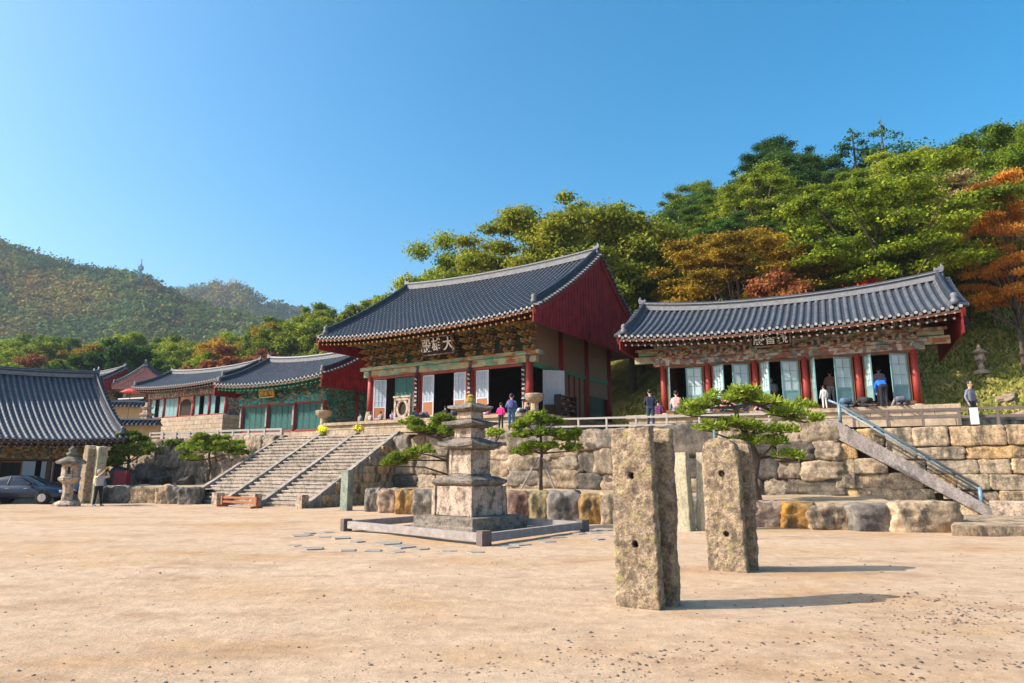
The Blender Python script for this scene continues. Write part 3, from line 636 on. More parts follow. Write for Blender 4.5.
# left natural wall
w = thing('retaining_wall', 'rough rock retaining wall left of the wide stairs', 'stone wall')
out = []; split((0, 0, 18, 3.85), rnd, .6, .5, 1.4, 1.5, out)
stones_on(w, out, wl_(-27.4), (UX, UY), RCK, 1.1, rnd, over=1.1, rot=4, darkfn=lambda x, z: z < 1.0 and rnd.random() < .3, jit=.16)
core(w, -27.4, -9.4, ztop)
# tumbled rocks at the foot of the left wall
def rock_at(px, py, D, s, mesh, label, name='rock', cat='rock', group=None, zc=None):
    v = (341.5-py)/683; fw = .9823-.1874*v; x = (px-512)/683/fw*D; z = EYE+D*(.1874+.9823*v)/fw
    o = link(name, mesh, None, (x, D, z if zc is None else zc)); o.scale = s; o.rotation_euler = (rnd.uniform(-.3, .3), rnd.uniform(-.3, .3), rnd.uniform(0, 6)); tag(o, label, cat, group); return o
for i, (px, py, s, lab) in enumerate(((123, 478, 1.3, 'dark bluish rock beside the round garden pine'), (137, 481, 1.0, 'low dark rock under the round garden pine'), (150, 474, 1.2, 'grey rock piled right of the round garden pine'), (160, 482, .9, 'small grey rock below the left rock wall'), (186, 482, .8, 'flat blue grey rock below the spreading garden pine'))):
    rock_at(px, py, 43.6, (s*1.2, s, s*.8), RKD[i % 6], lab, group='tumbled rocks left of the stairs')

# boulders of the low row: (px0, px1, base row, height m, colour, label)
def bmat(name, cols, st=.6, lich=None): return stone(name, cols, stain_amt=st, scale=1.8, bump=.05, bscale=7, perobj=False, lichen=lich)
BM = {'ochre': bmat('ochre_boulder', [(.40, .2, .04), (.30, .21, .10)], .8), 'dark': bmat('dark_grey_boulder', [(.15, .135, .12), (.25, .215, .18)]), 'tan': bmat('tan_boulder', [(.36, .26, .16), (.46, .34, .22)], .85),
      'red': bmat('reddish_boulder', [(.19, .10, .07), (.24, .15, .11)], .8), 'olive': bmat('olive_boulder', [(.25, .2, .1), (.3, .23, .13)], .8, lich=(.22, .2, .07)), 'pink': bmat('pinkish_boulder', [(.32, .22, .16), (.36, .26, .19)], .5), 'grey': bmat('grey_boulder', [(.18, .16, .13), (.27, .235, .19)], .8)}
def gpt(px, py, z=0):
    v = (341.5-py)/683; up = .1874+.9823*v; fw = .9823-.1874*v; s = (z-EYE)/up
    return Vector(((px-512)/683*s, fw*s, z))
BOUL = [(99, 119, 503, .95, 'grey', 'grey green boulder behind the man taking a photo'), (119, 128, 503, .9, 'grey', 'narrow grey boulder right of the man taking a photo'), (127, 152, 503.5, 1.0, 'tan', 'wide tan streaked boulder under the round garden pine'),
        (151, 164, 504, 1.0, 'tan', 'upright pale tan boulder left of the wide stairs'), (163, 175, 504, .9, 'grey', 'rounded grey tan boulder second left of the wide stairs'), (174, 191, 504.5, .9, 'grey', 'grey boulder touching the left foot of the wide stairs'),
        (359, 373, 512, 1.02, 'dark', 'dark grey rounded boulder nearest the stairs side wall'), (372, 391, 513, 1.0, 'pink', 'pinkish tan boulder beside the dark one near stairs'), (390, 409, 514.5, 1.02, 'ochre', 'bright ochre boulder left of the pagoda'),
        (408, 432, 516, 1.05, 'grey', 'grey and white streaked boulder left of the pagoda'), (431, 456, 517, 1.0, 'tan', 'tan boulder half hidden behind left side of pagoda'), (478, 504, 520, 1.0, 'olive', 'olive boulder hidden behind right side of pagoda'), (502, 525, 521.5, 1.05, 'red', 'reddish brown boulder just right of the pagoda'),
        (523, 544, 522, 1.05, 'olive', 'olive tan boulder second right of the pagoda'), (542, 573, 523, 1.08, 'dark', 'large dark grey flat faced boulder right of pagoda'), (574, 596, 524, .98, 'ochre', 'brown ochre boulder left of the near pillar pair'), (595, 618, 524.5, 1.0, 'tan', 'tan boulder touching left edge of the near pillar'),
        (617, 650, 526, 1.0, 'grey', 'grey boulder hidden behind the near pillar'), (650, 678, 527, .95, 'tan', 'tan boulder between near pillar and thin obelisk'), (676, 700, 528, .9, 'grey', 'grey tan boulder between the two thin obelisks'), (699, 728, 528, .95, 'red', 'brown boulder behind the second pillar pair'), (726, 754, 528, .95, 'olive', 'olive boulder behind right edge of second pillar pair'),
        (752, 783, 528, .92, 'pink', 'smooth pinkish boulder right of the second pillar pair'), (782, 814, 528.5, .88, 'ochre', 'vivid orange ochre boulder right of the pinkish one'), (813, 857, 529.5, .82, 'tan', 'wide tan boulder streaked with dark runs'), (857, 902, 531, .88, 'dark', 'dark domed boulder left of the widest pale boulder'), (899, 958, 532, .98, 'tan', 'widest pale tan boulder at the foot of right hand steps')]
BROW = []
for i, (a, b, yb, h, cm, lab) in enumerate(BOUL):
    p, q = gpt(a, yb), gpt(b, yb); c = (p+q)/2; d = (q-p); wd = d.length*1.06; dep = 1.0
    if a < 200: k = Vector((VX, VY, 0))
    elif a < 640: k = Vector((.62, .78, 0))
    else: k = Vector((.15, .99, 0))
    c = c+k*dep*.42; me = rock_mesh('boulder', 60+i, 14, 6.5, .07, BM[cm], 2.2, .24)
    o = link('boulder', me, None, (c.x, c.y, h*.44)); h *= .9 if a < 740 else .8; o.location.z = h*.44; o.scale = (wd*1.08, dep, h*1.16); o.rotation_euler = (0, 0, math.atan2(d.y, d.x)+rnd.uniform(-.06, .06)); tag(o, lab, 'boulder', 'boulders of the low edging row')
    BROW.append((c.x, c.y))
# raised earth bed behind the boulders
M['bed'] = mat('planting_bed_earth', (.36, .27, .17), .95, .3, 2, .03, 10)
def bed(name, row, L0, L1, h):
    f = [(x, y) for x, y in row]; n = len(f); pts = []
    for i, (x, y) in enumerate(f):
        t = i/(n-1); b = wl_(L0+(L1-L0)*t, .3)
        for j in range(9):
            s = j/8; pts.append((x+(b.x-x)*s, y+(b.y-y)*s, h*(.88+.35*s)+.07*noise.noise((x*1.3+s*4, y*1.3, 3))))
    grid_mesh(name, pts, n, 9, [M['bed']])
bed('planting_bed', BROW[6:], .6, 22.5, .72); bed('planting_bed', BROW[:6], -26, -9.8, .76)
# ---------------------------------------------------------------- wide stairs
SL0, SR0 = Vector((-17.5, 37.6)), Vector((-9.5, 32.8))
sv = Vector((VX, VY)); RUN = 6.2; NS = 20; SH = 3.72
su = (SR0-SL0); SWID = su.length; su.normalize()
def sp(a, t, z): q = SL0+su*a+sv*t; return (q.x, q.y, z)
st = thing('stone_stairs', 'wide stone stairs in three flights up to the terrace', 'stairs')
edges = [0, SWID*.345, SWID*.655, SWID]
ang = math.atan2(su.y, su.x)
for k in range(3):
    a0, a1 = edges[k]+.16, edges[k+1]-.16
    for i in range(NS):
        z1 = SH*(i+1)/NS; t0 = RUN*i/NS; t1 = RUN*(i+1)/NS+.12
        x = a0; m = MB()
        while x < a1-.01:                      # each tread is laid from a few slabs
            x2 = min(a1, x+rnd.uniform(.7, 1.5)); 
            if a1-x2 < .4: x2 = a1
            dz = rnd.uniform(-.008, .008); dt = rnd.uniform(-.012, .012)
            vs = [sp(x+.006, t0+dt, z1-SH/NS-.05), sp(x2-.006, t0+dt, z1-SH/NS-.05), sp(x2-.006, t1, z1-SH/NS-.05), sp(x+.006, t1, z1-SH/NS-.05), sp(x+.006, t0+dt, z1+dz), sp(x2-.006, t0+dt, z1+dz), sp(x2-.006, t1, z1+dz), sp(x+.006, t1, z1+dz)]
            FC = [(0, 3, 2, 1), (4, 5, 6, 7), (0, 1, 5, 4), (1, 2, 6, 5), (2, 3, 7, 6), (3, 0, 4, 7)]; zt_ = z1-.085; vlo = [sp(x+.006, t0+.045, z1-SH/NS-.05), sp(x2-.006, t0+.045, z1-SH/NS-.05), vs[2], vs[3]]+[sp(x+.006, t0+.045, zt_), sp(x2-.006, t0+.045, zt_), sp(x2-.006, t1, zt_), sp(x+.006, t1, zt_)]
            vs[0:4] = [sp(x+.006, t0+dt, zt_+.001), sp(x2-.006, t0+dt, zt_+.001), sp(x2-.006, t1, zt_+.001), sp(x+.006, t1, zt_+.001)]; m.add(vlo, FC); m.add(vs, FC); x = x2
        m.build('step', [M['step']], st, bevel=.012)
M['stringer'] = stone('stringer_granite', [(.26, .225, .19), (.33, .29, .245)], stain_amt=.6, scale=2.5, bump=.006, bscale=40, perobj=False)
for k, a in enumerate(edges):
    m = MB(); w2 = .15
    lo, hi = -.05, SH+.16
    def P(aa, t, z): return sp(aa, t, z)
    vs = []
    for aa in (a-w2, a+w2): vs += [P(aa, -.25, -.05), P(aa, -.25, .16), P(aa, RUN, SH+.17), P(aa, RUN+.3, SH+.17), P(aa, RUN+.3, -.05)]
    m.add(vs, [(0, 1, 2, 3, 4), (9, 8, 7, 6, 5), (0, 5, 6, 1), (1, 6, 7, 2), (2, 7, 8, 3), (3, 8, 9, 4)]); m.build('stringer', [M['stringer'] if k < 3 else M['stringer']], st, bevel=.015)
    q = sp(a, -.42, .3); MB().box((q[0], q[1], .27), (.42, .42, .66), rz=ang).build('newel_stone', [M['granite']], st, bevel=.04)
# masonry side of the stairs facing right
side = thing('stair_side_wall', 'rough masonry side wall below the right edge of wide stairs', 'stone wall')
out = courses(0, RUN+.2, SH, rnd, (.38, .6), (.5, 1.2)); out = [(x0, z0, x1, min(z1, SH*(x0+x1)/2/RUN-.05)) for x0, z0, x1, z1 in out if SH*(x0+x1)/2/RUN-.1 > z0+.12]
q = sp(SWID+.05, 0, 0); stones_on(side, out, q, (sv.x, sv.y), BLK, .5, rnd, over=1.04, rot=2, jit=.04)
m = MB(); a = SWID-.12; m.add([sp(a, 0, -.1), sp(a, RUN, -.1), sp(a, RUN, SH), sp(a-.3, 0, -.1), sp(a-.3, RUN, -.1), sp(a-.3, RUN, SH)], [(0, 1, 2), (3, 5, 4), (0, 3, 4, 1), (1, 4, 5, 2), (2, 5, 3, 0)]); m.build('wall_core', [M['mortar']], side)
pl = sp(SWID+.5, 2.3, 0)
M['greenstone'] = stone('green_grey_granite', [(.2, .24, .19), (.3, .32, .25)], stain_amt=.4, scale=3, bump=.01, bscale=30, perobj=False)
o = MB().box((0, 0, .85), (.42, .36, 1.75)).build('stone_post', [M['greenstone']], None, bevel=.03); p_ = gpt(346, 511); o.location = (p_.x, p_.y, 0); o.rotation_euler.z = ang; tag(o, 'square greenish stone post standing beside the right edge of stairs', 'stone post')
# orange barrier at the foot
b = thing('wooden_barrier', 'low orange brown wooden barrier at the foot of middle flight', 'barrier'); p0, p1 = gpt(222, 506.5), gpt(256, 508.5)
p0 = Vector((p0.x, p0.y, 0)); p1 = Vector((p1.x, p1.y, 0)); dd = (p1-p0).normalized(); nn = Vector((-dd.y, dd.x, 0))
for q in (p0, p1): MB().box((q.x, q.y, .26), (.12, .12, .52), rz=math.atan2(dd.y, dd.x)).build('post', [M['bench_wood']], b); MB().beam(q-nn*.3+Vector((0, 0, .05)), q+nn*.3+Vector((0, 0, .05)), .1, .1).build('foot', [M['bench_wood']], b)
for z in (.44, .24): MB().beam(p0+Vector((0, 0, z)), p1+Vector((0, 0, z)), .05, .1).build('rail', [M['bench_wood']], b)

# ---------------------------------------------------------------- right hand steps with blue rail
rs_ = thing('stone_steps', 'narrow stone steps climbing left along the tan block wall', 'stairs')
def q2(L, a, z): p = wl_(L, a); return (p.x, p.y, z)
LB, LT, ZB, ZT, NR = 26.5, 22.3, .28, 3.36, 16
for i in range(NR):
    z1 = ZB+(ZT-ZB)*(i+1)/NR; l0 = LB+(LT-LB)*i/NR; l1 = LB+(LT-LB)*(i+1)/NR-.1
    m = MB(); lo = z1-.3
    m.add([q2(l0, -1.75, lo), q2(l0, -.35, lo), q2(l1, -.35, lo), q2(l1, -1.75, lo), q2(l0, -1.75, z1), q2(l0, -.35, z1), q2(l1, -.35, z1), q2(l1, -1.75, z1)], [(0, 3, 2, 1), (4, 5, 6, 7), (0, 1, 5, 4), (1, 2, 6, 5), (2, 3, 7, 6), (3, 0, 4, 7)])
    m.build('step', [M['step']], rs_, bevel=.012)
m = MB(); vs = []
for a in (-1.95, -1.72): vs += [q2(LB+.15, a, .1), q2(LB+.15, a, ZB+.22), q2(LT, a, ZT+.12), q2(LT-.5, a, ZT+.12), q2(LT-.5, a, ZT-.45), q2(LT-.1, a, ZT-.5)]
m.add(vs, [(0, 1, 2, 3, 4, 5), (11, 10, 9, 8, 7, 6), (0, 6, 7, 1), (1, 7, 8, 2), (2, 8, 9, 3), (3, 9, 10, 4), (4, 10, 11, 5), (5, 11, 6, 0)])
M['stringer_dark'] = stone('mauve_grey_granite', [(.25, .21, .19), (.31, .27, .25)], stain_amt=.5, scale=3, bump=.01, bscale=30, perobj=False)
m.build('stringer', [M['stringer_dark']], rs_, bevel=.02)
# underside fill of stones
und = thing('retaining_wall', 'tan and grey masonry filling the triangle below the narrow steps', 'stone wall')
out = courses(0, 4.4, 3.0, rnd, (.45, .65), (.7, 1.3)); out = [(x0, z0, x1, z1) for x0, z0, x1, z1 in out if z1 < ZB+(ZT-ZB)*(1-(x1+x0-.4)/2/4.2)-.05 or z1 < .5]
p = wl_(22.1, -1.5); stones_on(und, out, p, (UX, UY), BLK, .55, rnd, over=1.06, rot=2)
m = MB(); m.add([q2(22.3, -1.4, -.1), q2(26.6, -1.4, -.1), q2(26.6, -1.4, .1), q2(22.3, -1.4, ZT-.4), q2(22.3, -.4, -.1), q2(26.6, -.4, -.1), q2(26.6, -.4, .1), q2(22.3, -.4, ZT-.4)], [(0, 1, 2, 3), (4, 7, 6, 5), (0, 4, 5, 1), (1, 5, 6, 2), (2, 6, 7, 3), (3, 7, 4, 0)]); m.build('wall_core', [M['mortar']], und)
o = MB().box((0, 0, 0), (1.0, .5, .55)).build('stone_block', [M['granite']], None, bevel=.05); p = wl_(27.1, -1.7); o.location = (p.x, p.y, .45); o.rotation_euler.z = math.atan2(UY, UX); tag(o, 'grey stone block ending the blue railed steps', 'stone block')
RB_, RT_ = LB-.1, LT+.1
hr = thing('handrail', 'blue grey steel handrail on the narrow right hand steps', 'handrail')
def q3(L, dz): t = (LB-L)/(LB-LT); return Vector(q2(L, -1.62, ZB+(ZT-ZB)*t+dz))
MB().tube([q3(RB_, .8), q3(RT_, .8), q3(RT_-.35, .72)], .045, 8).build('rail', [M['metal_blue']], hr, True)
MB().tube([q3(RB_, .66), q3(RT_, .66)], .03, 8).build('rail', [M['metal_blue']], hr, True)
for L in (RB_, RT_): MB().tube([q3(L, .08), q3(L, .8)], .065, 8).build('post', [M['metal_blue']], hr, True)
# landing slab at the bottom
lp = [gpt(952, 535.5), gpt(1100, 536.5), Vector((*wl_(31, -.3), 0)), Vector((*wl_(24.8, -1.9), 0)), gpt(957, 529)]
m = MB(); n = len(lp); m.add([(p.x, p.y, -.05) for p in lp]+[(p.x, p.y, .27) for p in lp], [tuple(range(n))[::-1], tuple(range(n, 2*n))]+[(i, (i+1) % n, n+(i+1) % n, n+i) for i in range(n)])
tag(m.build('stone_landing', [M['block']], None, bevel=.04), 'low stone landing slab in front of the narrow steps', 'stone landing')

# ---------------------------------------------------------------- fences along the terrace edge
def fence(name, label, L0, L1, a, h, n, matr, rails=(.95, .5), pw=.09, rw=.07, zoff=0, base=None, z=None):
    t = thing(name, label, 'fence')
    zf = (lambda L: ztop(L)+zoff) if z is None else (lambda L: z)
    for i in range(n+1):
        L = L0+(L1-L0)*i/n; p = wl_(L, a); MB().box((p.x, p.y, zf(L)+h/2), (pw, pw, h), rz=math.atan2(UY, UX)).build('post', [matr], t, bevel=.008)
    for f in rails:
        p, q = wl_(L0, a), wl_(L1, a); MB().beam((p.x, p.y, zf(L0)+h*f), (q.x, q.y, zf(L1)+h*f), rw, rw*1.2).build('rail', [matr], t)
    return t
M['white_rail'] = mat('pale_stone_rail', (.32, .29, .26), .7, .1, 4)
fence('fence', 'dark brown wooden rail fence on top of the tan block wall', 22.7, 29.6, .3, .62, 6, M['wood_dark'], zoff=-.02, pw=.1, rw=.08)
fence('fence', 'pale two rail fence in front of the central hall', .9, 7.5, .5, .6, 4, M['white_rail'], rails=(.95, .4), pw=.1)
fence('fence', 'long pale grey low fence above the middle boulder wall', 7.9, 21.0, .45, .62, 9, M['white_rail'], rails=(.95, .35), pw=.09)
fence('fence', 'low grey stone balustrade above the rock wall left of stairs', -24, -9.9, .4, .55, 9, M['white_rail'], rails=(.9, .45), pw=.16, rw=.1)
# white parapet blocks at far right
for L, w_, hh, lab in ((28.9, .26, .6, 'small white notice box fixed to the dark wooden fence'),):
    o = MB().box((0, 0, hh/2), (w_, .2, hh)).build('notice_box', [M['white']], None, bevel=.02); p = wl_(26.6, .18); o.location = (p.x, p.y, ztop(26.6)); o.rotation_euler.z = math.atan2(UY, UX); tag(o, lab, 'notice box')
par = MB(); p0, p1 = wl_(29.9, 1.2), wl_(38, 1.2); par.beam((p0.x, p0.y, ztop(30)+.35), (p1.x, p1.y, ztop(36)+.35), .5, .75); tag(par.build('parapet_wall', [M['pale_stone']], None, bevel=.02), 'pale low parapet at the right edge beyond the dark fence', 'low wall')
# ---------------------------------------------------------------- pagoda with its low frame
c3 = {'f': gpt(483.8, 545.7), 'l': gpt(346, 530.6), 'r': gpt(583, 531.7)}
c3['b'] = c3['l']+c3['r']-c3['f']
fr = thing('timber_frame', 'low weathered timber frame laid around the stone pagoda', 'low frame')
for a, b in (('f', 'l'), ('f', 'r'), ('l', 'b'), ('r', 'b')):
    A, B = c3[a], c3[b]; d = (B-A).normalized()*.16
    MB().beam(A+d+Vector((0, 0, .17)), B-d+Vector((0, 0, .17)), .15, .2).build('beam', [M['wood_grey']], fr, bevel=.012)
for k in c3: MB().box((c3[k].x, c3[k].y, .15), (.26, .26, .36), rz=.6).build('corner_post', [M['wood_dark']], fr, bevel=.015)
pc = gpt(472.5, 534); PR = math.atan2(.62, -.79)
pc = Vector((pc.x, pc.y, 0)) + (Vector((-.79, .62, 0))+Vector((.62, .79, 0)))*1.17
pg = thing('stone_pagoda', 'weathered three storey granite pagoda on a stepped base', 'pagoda', (pc.x, pc.y, 0), math.degrees(PR))
def sqs(name, prof, matr=M['granite'], sub=True, amp=.012, off=(0, 0)):
    m = MB(); m.lathe([(r*math.sqrt(.5), z) for r, z in prof], 4, rot=math.pi/4, c=(off[0], off[1], 0))
    me = m.mesh(name, [matr]); bm = bmesh.new(); bm.from_mesh(me)
    bmesh.ops.bevel(bm, geom=[e for e in bm.edges], offset=.018, segments=1, affect='EDGES', clamp_overlap=True)
    bmesh.ops.triangulate(bm, faces=bm.faces)
    for _ in range(3): 
        long = [e for e in bm.edges if e.calc_length() > .16]
        if long: bmesh.ops.subdivide_edges(bm, edges=long, cuts=1)
    for v in bm.verts: v.co += Vector(noise.noise_vector(v.co*4+Vector((prof[0][0]*9, 0, 0))))*amp*1.5
    bm.to_mesh(me); bm.free(); return link(name, me, pg)
G = M['granite_dark']
sqs('foundation', [(2.45, -.05), (2.45, .16), (2.33, .17), (2.3, .4), (2.1, .43)], G)
sqs('pedestal', [(1.47, .43), (1.45, 1.33)])
for sx in (-.73, .73):
    for sy in (-.73, .73): MB().box((sx*.985, sy*.985, .88), (.13, .13, .9)).build('corner_pilaster', [M['granite']], pg, bevel=.01)
sqs('pedestal_slab', [(1.36, 1.33), (1.6, 1.42), (1.62, 1.52), (1.2, 1.62), (.95, 1.63), (.93, 1.7)], G)
def storey(z0, z1, w, rw, zr):
    sqs('storey_body', [(w, z0), (w*.97, z1)])
    for sx in (-1, 1):
        for sy in (-1, 1): MB().box((sx*w*.455, sy*w*.455, (z0+z1)/2), (w*.12, w*.12, z1-z0-.01)).build('corner_pilaster', [M['granite']], pg, bevel=.006)
    # roof slab: corbels, then eaves lifting at the corners
    n = 13; top = []; vs = []; fs = []
    h = zr-z1
    def ring(half, z, lift, k=12):
        out = []
        for s in range(4):
            for j in range(k):
                t = -1+2*j/k; x, y = [(t, -1), (1, t), (-t, 1), (-1, -t)][s]
                out.append((x*half*(1+.02*abs(t)**3), y*half*(1+.02*abs(t)**3), z+lift*abs(t)**3))
        return out
    rings = [ring(w*.5, z1, 0), ring(w*.62, z1+.012, 0), ring(w*.62, z1+h*.12, 0), ring(w*.74, z1+h*.13, 0), ring(w*.74, z1+h*.24, 0), ring(rw*.5, z1+h*.27, .05*rw), ring(rw*.505, z1+h*.42, .07*rw), ring(rw*.36, z1+h*.68, .02), ring(w*.38, z1+h*.97, 0), ring(w*.3, zr, 0)]
    m = MB(); K = 48
    for r_ in rings: m.v += r_
    for i in range(len(rings)-1):
        for j in range(K): m.f.append((i*K+j, i*K+(j+1) % K, (i+1)*K+(j+1) % K, (i+1)*K+j)); m.m.append(0)
    m.f.append(tuple((len(rings)-1)*K+j for j in range(K))); m.m.append(0)
    for i, v in enumerate(m.v): nv = noise.noise_vector(Vector(v)*5)*.012; m.v[i] = (v[0]+nv.x, v[1]+nv.y, v[2]+nv.z)
    m.build('roof_stone', [G], pg)
pg.scale = (1, 1, .93)
storey(1.7, 2.46, .85, 1.36, 2.84); storey(2.84, 3.16, .64, 1.18, 3.45); storey(3.45, 3.68, .54, .96, 3.98)
M['lichen'] = mat('yellow_lichen_stone', (.35, .26, .06), .9, .4, 9, .01, 30)
MB().lathe([(.13, 3.96), (.17, 4.02), (.17, 4.12), (.1, 4.14), (.13, 4.2), (.05, 4.26)], 10).build('finial', [M['lichen']], pg)
# paving stones around
pv = []
for (a, b, c, d, n) in ((300, 536, 480, 553, 20), (290, 546, 420, 553, 13), (305, 533, 345, 531, 4), (500, 548, 612, 531, 12), (592, 540, 660, 530, 6)):
    for i in range(n):
        t = (i+.5)/n; q = gpt(a+(c-a)*t+rnd.uniform(-4, 4), b+(d-b)*t+rnd.uniform(-1.3, 1.3))
        if any((q-w_).length < .55 for w_ in pv): continue
        pv.append(q)
M['slate'] = mat('pale_slab', (.27, .245, .21), .85, .2, 4, .01, 20)
for i, q in enumerate(pv):
    n = rnd.choice((4, 5, 6)); m = MB(); r0 = rnd.uniform(.18, .34); a0 = rnd.uniform(0, 6)
    pts = [(r0*rnd.uniform(.8, 1.2)*math.cos(a0+6.283*j/n), r0*rnd.uniform(.8, 1.2)*math.sin(a0+6.283*j/n)) for j in range(n)]
    m.prism(pts, (0, 0, -.05), (1, 0, 0), (0, 1, 0), (0, 0, .08)); o = m.build('paving_stone', [M['slate']], None, bevel=.012); o.location = (q.x, q.y, .05*noise.noise((q.x*.35, q.y*.35, 2))+.02*noise.noise((q.x*1.1, q.y*1.1, 5))-.008)
    tag(o, 'flat irregular blue grey stone set in sand around pagoda frame', 'paving stone', 'paving stones around the pagoda')
# ---------------------------------------------------------------- standing pillars
def slab(name, parent, w, d, h, taper, round_top, holes, seed, loc, rz, matr=M['pillar'], lean=(0, 0), cell=.028, amp=.022):
    nx, ny, nz = max(3, int(w/cell)), max(3, int(d/cell)), int((h+.2)/cell)
    bm = bmesh.new(); bmesh.ops.create_cube(bm, size=1)
    me = bpy.data.meshes.new(name)
    vs = {}; V = []; F = []
    def vid(i, j, k):
        if (i, j, k) not in vs:
            x, y, z = i/nx-.5, j/ny-.5, k/nz
            # round the vertical arrises a little
            vs[(i, j, k)] = len(V); f = 1-taper*z
            X, Y, Z = x*w*f, y*d*f, -.2+z*(h+.2)
            if round_top: 
                rt = round_top; zz = h-rt*(1-math.sqrt(max(0, 1-(abs(x*2))**2.6)))
                Z = min(Z, zz) if z > .5 else Z
                Z = -.2+(Z+.2)
            q = Vector((X*3.1+seed*11, Y*3.1, Z*3.1)); nv = noise.noise_vector(q)*amp+noise.noise_vector(q*3.3)*amp*.6+noise.noise_vector(q*8)*amp*.55
            cr = (abs(x*2)**8)*(abs(y*2)**8); sh = 1-.05*cr
            V.append((X*sh+nv.x+lean[0]*Z, Y*sh+nv.y+lean[1]*Z, Z+nv.z*.7))
        return vs[(i, j, k)]
    for i in range(nx):
        for k in range(nz):
            F.append((vid(i, 0, k), vid(i+1, 0, k), vid(i+1, 0, k+1), vid(i, 0, k+1))); F.append((vid(i, ny, k), vid(i, ny, k+1), vid(i+1, ny, k+1), vid(i+1, ny, k)))
    for j in range(ny):
        for k in range(nz):
            F.append((vid(0, j, k), vid(0, j, k+1), vid(0, j+1, k+1), vid(0, j+1, k))); F.append((vid(nx, j, k), vid(nx, j+1, k), vid(nx, j+1, k+1), vid(nx, j, k+1)))
    for i in range(nx):
        for j in range(ny): F.append((vid(i, j, nz), vid(i+1, j, nz), vid(i+1, j+1, nz), vid(i, j+1, nz))); F.append((vid(i, j, 0), vid(i, j+1, 0), vid(i+1, j+1, 0), vid(i+1, j, 0)))
    bm.free(); me.from_pydata(V, [], F); me.materials.append(matr); me.shade_smooth()
    o = link(name, me, parent, loc); o.rotation_euler.z = R(rz)
    if holes:
        cut = MB()
        for hx, hz_, hr_ in holes: cut.tube([(hx, -d, hz_), (hx, d, hz_)], hr_, 14)
        co = cut.build('cutter', [matr]); co.location = loc; co.rotation_euler.z = R(rz); bpy.context.view_layer.update(); md = o.modifiers.new('b', 'BOOLEAN'); md.operation = 'DIFFERENCE'; md.object = co; md.solver = 'EXACT'
        dg = bpy.context.evaluated_depsgraph_get(); nm = bpy.data.meshes.new_from_object(o.evaluated_get(dg)); o.modifiers.clear(); o.data = nm; nm.shade_smooth(); bpy.data.objects.remove(co)
    return o
AX = -31
def pair(label1, label2, fl, fr_, h, w, sep, seed, rtop, holes, d1=.3, d2=.3, shift=.05, taper=.1):
    p = gpt(*fl); q = gpt(*fr_); c = (p+q)/2; u = Vector((UX, UY, 0)); v = Vector((VX, VY, 0))
    c1 = c+v*d1/2; c2 = c+v*(d1+sep+d2/2)+u*shift
    o1 = slab('stone_pillar', None, w, d1, h, taper, rtop, holes, seed, (c1.x, c1.y, 0), AX, lean=(-.012, 0)); tag(o1, label1, 'stone pillar')
    o2 = slab('stone_pillar', None, w, d2, h*1.0, taper, rtop, [], seed+1, (c2.x, c2.y, 0), AX, lean=(.012, .01)); tag(o2, label2, 'stone pillar')
pair('tall lichened granite pillar nearest the camera with two round holes', 'rear slab of the nearest pillar pair, seen past its right edge', (615, 606), (661, 610.5), 2.2, .60, .13, 3, .0, [(-.03, 1.6, .045), (.0, .76, .045)], d1=.2, d2=.2, shift=.09, taper=.1)
pair('round topped granite pillar behind right of the nearest, with two holes', 'rear slab of the round topped pillar pair', (709, 571), (746, 574), 2.22, .66, .14, 9, .22, [(.0, 1.62, .055), (.02, .62, .05)], d1=.22, d2=.22, shift=.08, taper=.09)
M['obel'] = stone('pale_lichened_granite', [(.34, .3, .2), (.44, .38, .27)], stain_amt=.4, scale=4, bump=.012, bscale=30, lichen=(.36, .34, .12), lich_amt=.6, perobj=False)
for (px, lab, sd_) in ((686.5, 'slim tapering stone post seen between the two pillar pairs', 31), (708, 'slim stone post half hidden by the round topped pillar', 33)):
    p = gpt(px, 531); o = slab('stone_post', None, .56 if px < 700 else .42, .4, 2.2, .34, 0, [], sd_, (p.x, p.y+.2, 0), -38, M['obel'], amp=.008); tag(o, lab, 'stone post')
for (px, h, lab, sd_, rt) in ((84, 3.05, 'rounded grey standing pillar behind the stone lantern', 41, .18), (94.5, 2.98, 'taller flat topped grey pillar right of the stone lantern', 43, .05)):
    p = gpt(px, 503.5); o = slab('stone_pillar', None, .72, .5, h, .08, rt, [], sd_, (p.x, p.y, 0), -40, M['obel'] if px > 90 else M['pillar'], cell=.1, lean=(.03, 0)); tag(o, lab, 'stone pillar')
# ---------------------------------------------------------------- stone lantern at the left
lp_ = gpt(66, 506); ln_ = thing('stone_lantern', 'old octagonal stone lantern with knobbed cap left of the pillars', 'stone lantern', (lp_.x, lp_.y, 0)); ln_.scale = (.82, .82, .86)
MB().lathe([(.75, -.05), (.78, .1), (.6, .22), (.42, .3)], 8).build('base', [M['granite']], ln_, bevel=.02)
MB().lathe([(.32, .3), (.29, .9), (.34, 1.24)], 8).build('shaft', [M['granite']], ln_, bevel=.015)
MB().lathe([(.36, 1.24), (.6, 1.45), (.62, 1.6), (.45, 1.68)], 8).build('bracket_stone', [M['granite']], ln_, bevel=.02)
fb = MB(); 
for k in range(8):
    a = 2*math.pi*k/8+math.pi/8; c_ = Vector((math.cos(a)*.4, math.sin(a)*.4, 2.0))
    if k % 2: fb.box(c_, (.09, .36, .66), rz=a)
    else:
        for s in (-1, 1): fb.box(c_+Vector((-math.sin(a)*.125*s, math.cos(a)*.125*s, 0)), (.09, .11, .66), rz=a)
        for z in (1.74, 2.27): fb.box(Vector((c_.x, c_.y, z)), (.088, .34, .12), rz=a)
fb.build('light_chamber', [M['granite']], ln_)
